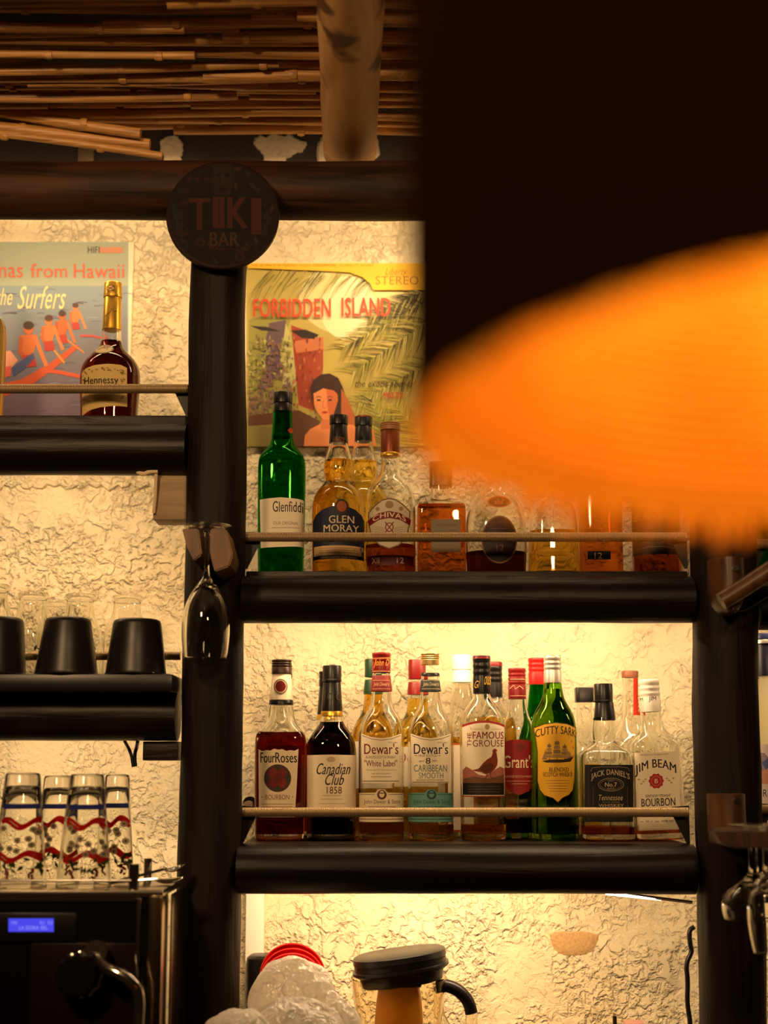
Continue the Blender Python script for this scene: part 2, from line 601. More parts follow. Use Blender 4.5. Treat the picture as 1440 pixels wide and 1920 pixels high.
# --- reed ceiling: a lashed mat of reeds, its loose front edge sagging
mat_root = thing('reed_mat', 'brown reed matting lining the ceiling above the bar', 'reed mat', (-.25, 2.1, 2.45))
def reed(x0, x1, y, z, r, seed, dz=0.0, dy=0.0):
    rnd = random.Random(seed)
    bm = bmesh.new()
    n = max(6, int((x1 - x0) / .03))
    pts, rad = [], []
    node = rnd.uniform(.14, .24)
    ph = rnd.random() * node
    for i in range(n + 1):
        t = i / n
        x = x0 + (x1 - x0) * t
        pts.append((x, y + dy * t + .003 * math.sin(x * 9 + seed), z + dz * t + .003 * math.sin(x * 7 + seed * 2)))
        rad.append(r)
    tube(bm, pts, rad, 8)
    k = x0 + ph
    while k < x1 - .02:                     # the swollen joints
        t = (k - x0) / (x1 - x0)
        tube(bm, [(k - .006, y + dy * t, z + dz * t), (k, y + dy * t, z + dz * t), (k + .006, y + dy * t, z + dz * t)], [r * 1.01, r * 1.16, r * 1.01], 8)
        k += node
    return bm
rnd = random.Random(11)
zc = 2.47
ny = 40
for i in range(ny):
    y = 2.475 - i * .0215
    x = -1.0 + rnd.uniform(-.3, 0)
    while x < .75:
        ln = rnd.uniform(.55, 1.1)
        r = rnd.uniform(.0065, .0105)
        if ln + x > -.95 and i < 33 or x < .3:
            obj('reed', reed(max(x, -1.0), min(x + ln, 1.0), y + rnd.uniform(-.006, .006), zc + rnd.uniform(-.022, .006), r, i * 10 + int(x * 7), rnd.uniform(-.012, .012), rnd.uniform(-.014, .014)), REED, mat_root, smooth=60)
        x += ln * rnd.uniform(.85, 1.0)
def loose_reed(px0, py0, px1, py1, Y, r, seed, label):
    a, b = W(px0, py0, Y), W(px1, py1, Y)
    bm = reed(a.x, b.x, Y, a.z, r, seed, b.z - a.z, .01)
    mobj('loose_reed', bm, REED, label, 'reed', smooth=60)
loose_reed(-90, 243, 303, 288, 2.40, .0070, 3, 'thin loose reed sagging lowest at the left, just above the beam')
loose_reed(-120, 222, 279, 268, 2.42, .0105, 5, 'thick loose reed sagging just above the lowest thin one at the left')
loose_reed(-60, 200, 262, 243, 2.40, .0095, 7, 'loose reed dipping over two sagging reeds at the left under the ceiling')

# ------------------------------------------------------------------ shelves
def spring(bm, x0, x1, Y, z, r, pitch=.0023):
    n = int((x1 - x0) / pitch)
    rings = []
    for i in range(n):
        for q, f in ((0, .86), (.3, 1.0), (.7, 1.0)):
            x = x0 + (i + q) * pitch
            rings.append([Vector((x, Y + r * f * math.cos(2 * math.pi * k / 14), z + r * f * math.sin(2 * math.pi * k / 14))) for k in range(14)])
    skin(bm, rings)
def led_strip(parent, x0, x1, Y, z, strength, name='led_strip', tilt=28):
    """tape on a small angled carrier; the lit side faces down and back to the wall"""
    a = math.radians(tilt)
    n, u = Vector((0, math.sin(a), -math.cos(a))), Vector((0, math.cos(a), math.sin(a)))
    c = Vector((0, Y, z))
    bm = bmesh.new()
    def ring(x, d): return [Vector((x, 0, 0)) + c + u * i * .0095 + n * k for i, k in ((-1, 0), (1, 0), (1, -.003), (-1, -.003))]
    skin(bm, [ring(x0, 0), ring(x1, 0)])
    q = [Vector((x, 0, 0)) + c + u * i * .0088 + n * .0005 for x, i in ((x0, -1), (x0, 1), (x1, 1), (x1, -1))]
    f = bm.faces.new([bm.verts.new(p) for p in q])
    f.material_index = 1
    return obj(name, bm, [mat('white_tape', (220, 210, 190), .6), emitter('warm_led_%d' % strength, LED_COL, strength)], parent, smooth=None)
RAIL_Y = 2.372
def shelf(label, x0p, x1p, logtop, logbot, base_py, base_Y, rail_py, led, led_span=None, seed=1, railY=RAIL_Y, rail_r=9.2, led_dy=.085):
    """one whole shelf: board to the wall, front log, spring rail with its brackets, strip of light"""
    zt, zb = Z(logtop, LOG_Y), Z(logbot, LOG_Y)
    zs = Z(base_py, base_Y)
    mid = (logtop + logbot) / 2
    xa, xb = X(x0p, mid, LOG_Y), X(x1p, mid, LOG_Y)
    t = thing('bar_shelf', label, 'shelf', ((xa + xb) / 2, LOG_Y + .12, zb))
    bm = bmesh.new()
    box(bm, xa + .004, xb - .004, LOG_Y + .005, WALL_Y, zs - .018, zs, .002)
    obj('shelf_board', bm, DARKWOOD, t)
    bm = bmesh.new()
    r = (zt - zb) / 2
    log(bm, (xa, LOG_Y, (zt + zb) / 2), (xb, LOG_Y, (zt + zb) / 2), r, r * 1.01, seed, .035, 50, 32)
    obj('front_log', bm, DARKLOG, t, smooth=50)
    if rail_py:
        zr = Z(rail_py, railY)
        bm = bmesh.new()
        spring(bm, xa + .002, xb - .002, railY, zr, M(rail_r, rail_py, railY))
        obj('spring_rail', bm, STEEL, t, smooth=80)
        for s, x in ((1, xa), (-1, xb)):
            bm = bmesh.new()
            vs = [(x, zr + .010), (x + s * .026, zr + .008), (x + s * .026, zr - .004), (x + s * .004, zr - .05), (x, zr - .05)]
            skin(bm, [[Vector((a, railY + .010, b)) for a, b in vs], [Vector((a, railY + .014, b)) for a, b in vs]])
            obj('rail_bracket', bm, DARKMETAL, t)
    if led:
        a, b = led_span or (x0p + 8, x1p - 8)
        led_strip(t, X(a, logbot, LOG_Y), X(b, logbot, LOG_Y), LOG_Y + led_dy, zs - .026, led)
    return t, zs
PR = 0
s_um, Z_UM = shelf('dark log shelf holding the upper row of whiskies, below the green bottle', 455, 1297, 1081, 1168, 1079, 2.42, 1007, LED['lower_right'], (470, 1288), 4)
s_lr, Z_LR = shelf('dark log shelf holding the lower row of whiskies, above the blender jug', 446, 1301, 1584, 1676, 1579, 2.42, 1523, LED['bottom'], (470, 1130), 6)
s_ul, Z_UL = shelf('dark log shelf carrying the cognac bottle in front of the surfing poster', -260, 352, 796, 890, 793, 2.42, 729, LED['mid_left'], (-200, 300), 7)
s_ml, Z_ML = shelf('dark log shelf under the upturned black cups', -260, 334, 1297, 1389, 1290, 2.42, None, LED['low_left'], (-200, 262), 9)
s_ru, Z_RU = shelf('short dark shelf right of the right post, behind the upper wooden bracket', 1418, 1760, 1100, 1182, 1090, 2.42, 1020, LED['right'], (1440, 1740), 12)
s_rl, Z_RL = shelf('short dark shelf right of the right post, behind the hanging glasses', 1426, 1760, 1584, 1676, 1579, 2.42, 1518, LED['right'], (1440, 1740), 13)
# the rail behind the cups and jars
bm = bmesh.new()
zr = Z(1230, 2.41)
spring(bm, X(-260, 1230, 2.41), X(340, 1230, 2.41), 2.41, zr, M(8, 1230, 2.41))
obj('spring_rail', bm, STEEL, s_ml, smooth=80)
# timber blocks carrying the left shelves
for t, (xa, xb, ya, yb) in ((s_ul, (289, 349, 889, 974)), (s_ml, (268, 333, 1390, 1426))):
    bm = bmesh.new()
    p, q = W(xa, ya, 2.36), W(xb, yb, 2.36)
    box(bm, p.x, q.x, 2.36, 2.42, q.z, p.z, .002)
    o = obj('support_block', bm, PALEWOOD if t is s_ul else DARKWOOD, t)
bm = bmesh.new()
p = [W(258, 884, 2.35), W(268, 890, 2.345), W(280, 884, 2.345), W(296, 884, 2.345)]
tube(bm, smoothpath(p), [.0035] * len(smoothpath(p)), 8)
tube(bm, [W(293, 884, 2.348), W(291, 930, 2.352), W(288, 962, 2.355)], .0028, 6)
obj('cable_clip', bm, mat('pale_clip_plastic', (226, 200, 160), .4), s_ul)
# beam lights
bz = hz - hr
lt = thing('led_strip', 'strip of warm light under the top beam over the surfing poster', 'light strip', (X(170, 410, hy), hy + .03, bz))
led_strip(lt, X(-200, 410, hy), X(352, 410, hy), hy + hr * 1.08, hz - .004, LED['upper_left'], 'light_tape', 55)
lt = thing('led_strip', 'strip of warm light under the top beam over the palm poster', 'light strip', (X(880, 410, hy), hy + .03, bz))
led_strip(lt, X(520, 410, hy), X(1280, 410, hy), hy + hr * 1.08, hz - .004, LED['upper_mid'], 'light_tape', 55)
# loose end of a light strip hanging below the lower whisky shelf
lt = thing('loose_led_strip', 'loose end of a glowing light strip drooping below the lower whisky shelf', 'light strip', W(1220, 1680, 2.41))
bm = bmesh.new()
a, b, c = W(1136, 1675, 2.41), W(1240, 1686, 2.41), W(1298, 1692, 2.40)
def ribbon(bm, p, q, w, th):
    s = (q - p).normalized()
    u = Vector((0, .35, 1)).cross(s).normalized()
    n = s.cross(u).normalized()
    skin(bm, [[e + u * w * i + n * th * j for i, j in ((-1, -1), (1, -1), (1, 1), (-1, 1))] for e in (p, q)])
ribbon(bm, a, b, .004, .0012)
obj('glowing_end', bm, emitter('loose_led', (1, .78, .6), 9.0), lt)
bm = bmesh.new()
ribbon(bm, W(1150, 1674, 2.414), c, .005, .0012)
obj('backing_tape', bm, mat('brown_tape', (120, 76, 44), .5), lt)
# pale trunking and the cables
bm = bmesh.new()
p, q = W(462, 1677, 2.64), W(490, 2130, 2.64)
box(bm, p.x, q.x, 2.632, WALL_Y, .79, Z(1600, 2.64), .002)
mobj('cable_trunking', bm, mat('white_pvc', (235, 225, 205), .4), 'white upright strip of trunking on the wall beside the left post', 'trunking')
def cable(name, pts, Y, r, label, cat='cable', m=None):
    bm = bmesh.new()
    pp = smoothpath([W(x, y, Y + (p[2] if len(p) > 2 else 0)) for p in pts for x, y in [p[:2]]])
    tube(bm, pp, r, 8)
    return mobj(name, bm, m or BLACKPL, label, cat, smooth=80)
cable('cable', [(1302, 1738), (1292, 1744), (1294, 1772), (1298, 1784), (1286, 1806), (1290, 1840), (1288, 1880), (1296, 1925), (1300, 2100)], 2.63, .0042, 'black cable running down the wall beside the right post')
cable('cable', [(234, 1390, -.02), (242, 1404), (247, 1418), (250, 1438)], 2.40, .0026, 'black wire tail hanging left of its twin below the cup shelf')
cable('cable', [(258, 1390, -.02), (256, 1402), (252, 1416), (254, 1437)], 2.405, .0030, 'black wire tail with a taped end hanging beside the shelf block')

# ------------------------------------------------------------------ counter under it all
bm = bmesh.new()
box(bm, -1.25, 1.25, 1.96, 2.285, .74, .78, .004)
for x0_, x1_ in ((-1.25, X(320, 1960, 2.36)), (X(460, 1960, 2.36), X(1300, 1960, 2.36)), (X(1446, 1960, 2.36), 1.25)): box(bm, x0_, x1_, 2.285, 2.64, .74, .78, .002)
for x in (-1.15, -.05, 1.1): box(bm, x, x + .08, 2.0, 2.26, 0, .742)
mobj('back_counter', bm, DARKWOOD, 'dark back bar counter below the coffee machine and the blender jug', 'counter')
# ------------------------------------------------------------------ bottles
CLEAR = glass('clear_glass', (254, 254, 252))
GREEN = glass('green_glass', (204, 232, 150), 0, 1.46)
DGREEN = glass('deep_green_glass', (104, 200, 108))
FROST = glass('frosted_glass', (250, 250, 246), .45, 1.2)
def liquor(name, col): return glass(name, col, 0, 1.34)
AMBER = liquor('amber_whisky', (250, 222, 134))
GOLD = liquor('golden_whisky', (253, 234, 150))
RED = liquor('reddish_bourbon', (208, 138, 92))
DARK = liquor('dark_whisky', (142, 90, 62))
COGNAC = liquor('cognac', (168, 96, 66))
ORANGE = liquor('orange_liqueur', (238, 178, 112))
LIME = liquor('whisky_in_green_bottle', (242, 238, 168))

def interp(prof, z):
    for (z0, r0), (z1, r1) in zip(prof, prof[1:]):
        if z0 <= z <= z1: return r0 + (r1 - r0) * (z - z0) / (z1 - z0 + 1e-9)
    return prof[0][1] if z < prof[0][0] else prof[-1][1]

class Bottle:
    def __init__(s, name, label, cat, cx, Y, base_z, prof, nb=2.0, ratio=1.0, lean=0.0, gl=None, liquid=None, level=None, group=None, wall=.0026, inner=True, closed=True):
        """prof: (picture y, half width in picture pixels) from the mouth down to the base"""
        s.Y, s.cx = Y, cx
        px_mid = prof[-1][0] - 60
        s.x = X(cx, px_mid, Y)
        pm = [(Z(py, Y), M(hw, py, Y)) for py, hw in prof]
        pm = pm[::-1]
        pm[0] = (base_z, pm[0][1])
        pm = [p for i, p in enumerate(pm) if i == 0 or p[0] > base_z + .004]
        s.base_z = base_z
        rb, rn = pm[0][1], pm[-1][1]
        rmax = max(r for _, r in pm)
        pm2 = [(base_z + .0003, rb * .86), (base_z + .0014, rb * .965), (base_z + .006, rb)] + pm[1:]
        if len(pm) > 1 and pm[1][0] - base_z > .03: pm2.insert(3, (base_z + .02, rb + (pm[1][1] - rb) * .2))
        s.prof = chaikin(pm2, 2)
        s.n_of = lambda r: 2 + (nb - 2) * max(0, min(1, (r - rn * 1.1) / (rmax * .93 - rn * 1.1)))
        s.k_of = lambda r: 1 + (ratio - 1) * max(0, min(1, (r - rn * 1.1) / (rmax * .93 - rn * 1.1)))
        s.t = thing(name, label, cat, (s.x, Y, base_z), group)
        bm = bmesh.new()
        segs = 56
        rings = [ringpts(s.x, Y, z, r, r * s.k_of(r), s.n_of(r), segs) for z, r in s.prof]
        skin(bm, rings)
        if inner:
            inp = [(z, max(r - wall, .001)) for z, r in s.prof if z > base_z + .009]
            inp[-1] = (s.prof[-1][0] - (.002 if closed else .0), inp[-1][1])
            if not closed:
                # open mouth: bridge outer and inner rims
                bmesh.ops.delete(bm, geom=[f for f in bm.faces if len(f.verts) == segs and abs(f.calc_center_median().z - s.prof[-1][0]) < 1e-5], context='FACES')
            inr = [ringpts(s.x, Y, z, r, r * s.k_of(r + wall) , s.n_of(r + wall), segs) for z, r in inp]
            vr = skin(bm, inr, True, closed, True)
            if not closed:
                top_o = [v for v in bm.verts if abs(v.co.z - s.prof[-1][0]) < 1e-6]
                o_ = [v for v in top_o if v not in set(vr[-1])][:segs]
                for i in range(segs):
                    try: bm.faces.new([o_[i], o_[(i + 1) % segs], vr[-1][(i + 1) % segs], vr[-1][i]])
                    except ValueError: pass
            s.inp = inp
        s.glass = obj('glass_body', bm, gl or CLEAR, s.t, smooth='keep' if inner else 50)
        if liquid and level:
            zl = Z(level, Y)
            lp = [(z - (.0004 if i == 0 else 0), r + .0003) for i, (z, r) in enumerate(s.inp) if z < zl - .0008]
            lp.append((zl, interp(s.inp, zl) + .0003))
            bm = bmesh.new()
            skin(bm, [ringpts(s.x, Y, z, r, r * s.k_of(r + wall), s.n_of(r + wall), segs) for z, r in lp])
            obj('liquid', bm, liquid, s.t, smooth='keep')
        s.lean = lean
        if lean:
            s.t.rotation_euler = (0, math.radians(lean), 0)
            s.t.location.z += rb * abs(math.sin(math.radians(lean)))
    def cap(s, py0, py1, hw0, hw1=None, m=None, ridges=0, name='cap', cx=None, square=False):
        """py0 top, py1 bottom"""
        hw1 = hw1 or hw0
        z1, z0 = Z(py0, s.Y), Z(py1, s.Y)
        r1, r0 = M(hw0, py0, s.Y), M(hw1, py1, s.Y)
        x = s.x if cx is None else X(cx, py0, s.Y)
        bev = min(.0016, (z1 - z0) * .2)
        prof = [(z0, r0 * .9), (z0 + .0004, r0)]
        if ridges:
            for i in range(ridges):
                a = z0 + (z1 - z0) * (.42 + .50 * i / ridges)
                d = (z1 - z0) * .50 / ridges
                rr_ = r0 + (r1 - r0) * ((a - z0) / (z1 - z0))
                prof += [(a, rr_), (a + d * .25, rr_ * .955), (a + d * .5, rr_ * .955), (a + d * .75, rr_)]
        prof += [(z1 - bev, r1), (z1 - bev * .3, r1 * .965), (z1, r1 * .88)]
        bm = bmesh.new()
        lathe(bm, prof, x, s.Y, 36, n=6 if square else 2)
        return obj(name, bm, m or BLACKPL, s.t, smooth=40)
    def surf(s, px, py, lift, side=-1):
        z = Z(py, s.Y - .02)
        r = interp(s.prof, z)
        k, n = s.k_of(r), s.n_of(r)
        yf = s.Y - r * k * .8
        z = max(Z(py, yf), s.base_z + .001)
        x = X(px, py, yf) - s.x
        r = interp(s.prof, z)
        a, b = r + lift, r * k + lift
        u = max(-.995, min(.995, x / a))
        return Vector((s.x + a * u, s.Y + side * b * (1 - abs(u) ** n) ** (1 / n), z))
    def art(s, A, name='label', step=3.0, m=None):
        return A.build(s.t, s.surf, name, step, m=m)

CREAM, INK, MAROON, GOLDC = (242, 228, 198), (30, 22, 24), (120, 24, 24), (190, 140, 60)
CAPBROWN = mat('brown_cap', (44, 24, 16), .35)
CAPBLACK = mat('black_cap', (16, 13, 12), .32)
CAPRED = mat('red_cap', (118, 14, 12), .35)
CAPGOLD = mat('champagne_cap', (216, 184, 118), .3, .85)
CAPSILVER = mat('silver_cap', (222, 214, 200), .35, .7)
CAPWHITE = mat('white_cap', (240, 232, 216), .4)
CAPGREEN = mat('green_cap', (20, 54, 26), .4)
CAPTAN = mat('tan_cap', (150, 100, 56), .45)
FOILGOLD = mat('gold_foil', (226, 178, 70), .32, .9)
FOILBROWN = mat('copper_foil', (120, 56, 26), .4, .5)
PAPER = mat('cream_paper', (236, 220, 186), .6)
G1, G2 = 'whisky bottles in the front row of the lower shelf', 'bottles in the back row of the lower shelf'
G3 = 'whisky bottles on the upper shelf'

# ---------- lower shelf, back row first
def simple_back(name, label, cx, prof, caps, gl=None, liquid=None, level=None, nb=2.0, ratio=1, z=None, group=G2, cat='bottle', Y=BACK_Y):
    b = Bottle(name, label, cat, cx, Y, Z_LR if z is None else z, prof, nb, ratio, 0, gl, liquid, level, group)
    for c in caps: b.cap(*c)
    return b
DEW = lambda o: [(1262 + o, 16.5), (1295 + o, 17.5), (1318 + o, 19.5), (1330 + o, 24), (1343 + o, 33), (1358 + o, 40), (1378 + o, 42.5), (1400 + o, 43), (1578, 42.5)]
CCP = lambda o: [(1290 + o, 15), (1345 + o, 19.5), (1358 + o, 23), (1372 + o, 34), (1388 + o, 43.5), (1405 + o, 46.5), (1425 + o, 47), (1578, 46)]
simple_back('whisky_bottle', 'dark-capped bottle half hidden behind the bourbon bottle with the round rose label', 527, [(1272, 16), (1330, 20), (1350, 24), (1375, 42), (1400, 45), (1578, 44)], [(1246, 1272, 18, 18, CAPBROWN, 2)], CLEAR, RED, 1390)
b = simple_back('whisky_bottle', 'black-necked bottle half hidden behind its twin with the cream label', 613, [(p + 10, w * .96) for p, w in CCP(0)[:-1]] + [(1570, 44)], [(1259, 1287, 16.5, 16.5, CAPBLACK, 2)], CLEAR, DARK, 1365, 2.6)
b.cap(1287, 1340, 15.5, 19.4, CAPBLACK, 0, 'neck_foil'); b.cap(1340, 1349, 19.6, 20, FOILGOLD, 0, 'neck_ring')
b = simple_back('whisky_bottle', 'green-capped whisky bottle behind the red-capped one', 700, [(p + 10, w * .97) for p, w in DEW(0)[:-1]] + [(1570, 41)], [(1236, 1270, 16.5, 16.5, CAPGREEN, 0)], CLEAR, AMBER, 1302, 2.2)
b.cap(1275, 1302, 16.8, 19, CAPGREEN, 0, 'neck_label')
A = Art(); A.rect(660, 1390, 741, 1478, CREAM)
b.art(A)
b = simple_back('whisky_bottle', 'red-capped whisky bottle behind the gold-capped one', 783, [(p + 13, w * .97) for p, w in DEW(0)[:-1]] + [(1570, 41)], [(1237, 1274, 16.5, 16.5, CAPRED, 0)], CLEAR, GOLD, 1310, 2.2)
b.cap(1279, 1303, 16.8, 19, CAPRED, 0, 'neck_label')
A = Art(); A.rect(744, 1400, 823, 1475, CREAM); A.text('Dewar\'s', 748, 1410, 818, 1430, MAROON)
b.art(A)
b = simple_back('rum_bottle', 'clear slender bottle with a white cap between the gold and black capped bottles', 868, [(1282, 16.5), (1300, 20), (1330, 22.5), (1370, 24.5), (1400, 25.5), (1578, 26)], [(1228, 1256, 18.5, 18.5, CAPWHITE, 0)], CLEAR, AMBER, 1382, 2)
b.cap(1256, 1280, 17.6, 19.5, CAPWHITE, 0, 'neck_label')
A = Art(); A.rect(849, 1394, 888, 1560, (190, 80, 40)); A.rect(851, 1397, 886, 1556, CREAM); 
b.art(A)
A = Art(); A.rect(858, 1262, 880, 1272, (236, 226, 205)); A.text('HAVANA', 855, 1263, 882, 1271, (170, 120, 50))
b.art(A, 'neck_print')
simple_back('whisky_bottle', 'black-capped bottle with a red cap ring behind the grouse bottle', 929, [(1308, 14), (1318, 17), (1330, 25), (1345, 35), (1362, 40), (1382, 41), (1570, 40)], [(1249, 1308, 16, 16, CAPBLACK, 3), (1241, 1250, 16.2, 16.4, CAPRED, 0, 'cap_ring')], CLEAR, AMBER, 1345, 2.2, Y=2.60)
b = simple_back('whisky_bottle', 'green glass bottle with a bright red cap beside the silver-capped green one', 1011, [(1284, 14), (1300, 15.5), (1330, 19), (1350, 22), (1375, 33), (1395, 38), (1420, 38.5), (1572, 38)], [(1234, 1284, 16.5, 16, mat('bright_red_cap', (176, 20, 14), .35), 3)], DGREEN, LIME, 1320, Y=2.60)
simple_back('square_bottle', 'pale bottle with a square black cap behind the black-labelled bottle', 1100, [(1318, 15), (1345, 16), (1372, 17), (1388, 22), (1410, 26), (1435, 27), (1572, 27)], [(1289, 1317, 17, 17, CAPBLACK, 0, 'cap', None, True)], CLEAR, GOLD, 1432, 4)
b = simple_back('spirit_bottle', 'clear long-necked bottle with a brown cap and a red strip down its neck', 1188, [(1268, 14.5), (1285, 14), (1310, 13.5), (1345, 17), (1370, 26), (1392, 40), (1415, 46), (1572, 46)], [(1258, 1271, 15.5, 15.5, mat('brown_wax_cap', (132, 78, 50), .4), 0)], CLEAR, None, None)
A = Art(); A.rect(1187, 1271, 1202, 1341, (206, 52, 28))
for i in range(8): A.rect(1197, 1276 + i * 7.6, 1200.5, 1281 + i * 7.6, (240, 200, 150))
b.art(A, 'neck_strip')

# ---------- lower shelf, front row
def front(name, label, cx, prof, nb=2.0, ratio=1.0, gl=None, liquid=None, level=None, Y=FRONT_Y, z=None, group=G1, lean=0, cat='whisky bottle', **k):
    return Bottle(name, label, cat, cx, Y, Z_LR if z is None else z, prof, nb, ratio, lean, gl, liquid, level, group, **k)
b = front('whisky_bottle', 'reddish bourbon bottle with a round dark rose emblem on its cream label', 525, [(1262, 17), (1320, 22), (1336, 24), (1350, 26), (1362, 33), (1373, 43), (1382, 46.5), (1400, 47.5), (1578, 46)], 5, .78, None, RED, 1373)
b.cap(1237, 1264, 18.8, 18.8, CAPBROWN, 3)
b.cap(1264, 1313, 17.8, 22.2, PAPER, 0, 'neck_label')
b.cap(1312, 1322, 22.5, 23, CAPBLACK, 0, 'neck_ring')
A = Art(); A.ell(526, 1287, 13, 14, (216, 192, 150)); A.ring(526, 1287, 13, 14, 1.2, (60, 40, 34)); A.ell(526, 1287, 9.5, 10, (112, 20, 18))
for k in range(6): A.ell(526 + 6.5 * math.cos(k), 1287 + 7 * math.sin(k), 3.4, 3.4, (130, 26, 22))
b.surf_n = b.surf
def neckart(bt, A, r_px, name):
    """printed disc wrapped on a neck label of about r_px"""
    def mp(px, py, l):
        yf = bt.Y - M(r_px, py, bt.Y)
        x = X(px, py, yf) - bt.x
        r = M(r_px, py, bt.Y) + .0006 + l
        u = max(-.99, min(.99, x / r))
        return Vector((bt.x + r * u, bt.Y - r * math.sqrt(1 - u * u), Z(py, yf)))
    return A.build(bt.t, mp, name, 3.0)
neckart(b, A, 20.5, 'neck_emblem')
A = Art()
top = [(485 + i * 7.5, 1405 + (2.2 if i % 2 else 0) + 1.5 * math.sin(i)) for i in range(11)]
A.poly(top + [(557, 1470), (553, 1532), (486, 1532)], (234, 214, 178))
A.text('Four', 489, 1411, 516, 1430, INK, .03); A.text('Roses', 517, 1411, 557, 1430, INK, .03)
A.ell(521, 1459, 25.5, 26, (74, 44, 34))
for dx, dy, c in ((-8, -10, (120, 24, 20)), (8, -9, (112, 20, 18)), (-8, 8, (110, 20, 18)), (8, 9, (124, 26, 22)), (0, 0, (96, 18, 16))): A.ell(521 + dx, 1459 + dy, 8.5, 9.5, c)
for dx, dy in ((-18, 0), (18, 0), (0, 19), (0, -19)): A.ell(521 + dx, 1459 + dy, 4, 5, (52, 50, 30))
A.text('BOURBON', 498, 1490, 543, 1499, (120, 60, 36), .01); A.ell(491, 1494, 1, 1, MAROON); A.ell(549, 1494, 1, 1, MAROON)
A.rect(490, 1507, 550, 1508, (150, 110, 80)); A.rect(492, 1512, 548, 1513, (150, 110, 80))
b.art(A)

b = front('whisky_bottle', 'dark whisky bottle with a black neck and a wide cream script label', 621, CCP(0), 2.8, .9, None, DARK, 1354)
b.cap(1248, 1279, 17.6, 17.6, CAPBLACK, 0); b.cap(1274, 1279, 18.2, 18.2, CAPBLACK, 0, 'cap_ring')
b.cap(1279, 1334, 16.8, 20, CAPBLACK, 0, 'neck_foil'); b.cap(1333, 1343, 20.3, 20.8, FOILGOLD, 0, 'neck_ring')
A = Art(); A.poly([(575, 1416), (621, 1415), (667, 1416), (667, 1530), (575, 1530)], (238, 220, 186))
A.text('Canadian', 594, 1431, 657, 1452, INK, .015, .45); A.text('Club', 610, 1451, 645, 1472, INK, .015, .45)
A.text('1858', 613, 1475, 641, 1488, INK, .0); A.ell(621, 1424, 8, 5, (200, 170, 126))
for i, y in enumerate((1491, 1498, 1506)): A.rect(605 - i * 4, y, 640 + i * 4, y + .8, (170, 130, 90))
b.art(A)
A = Art(); A.text('C C', 614, 1299, 640, 1313, (90, 72, 60), 0)
neckart(b, A, 18.6, 'neck_lettering')

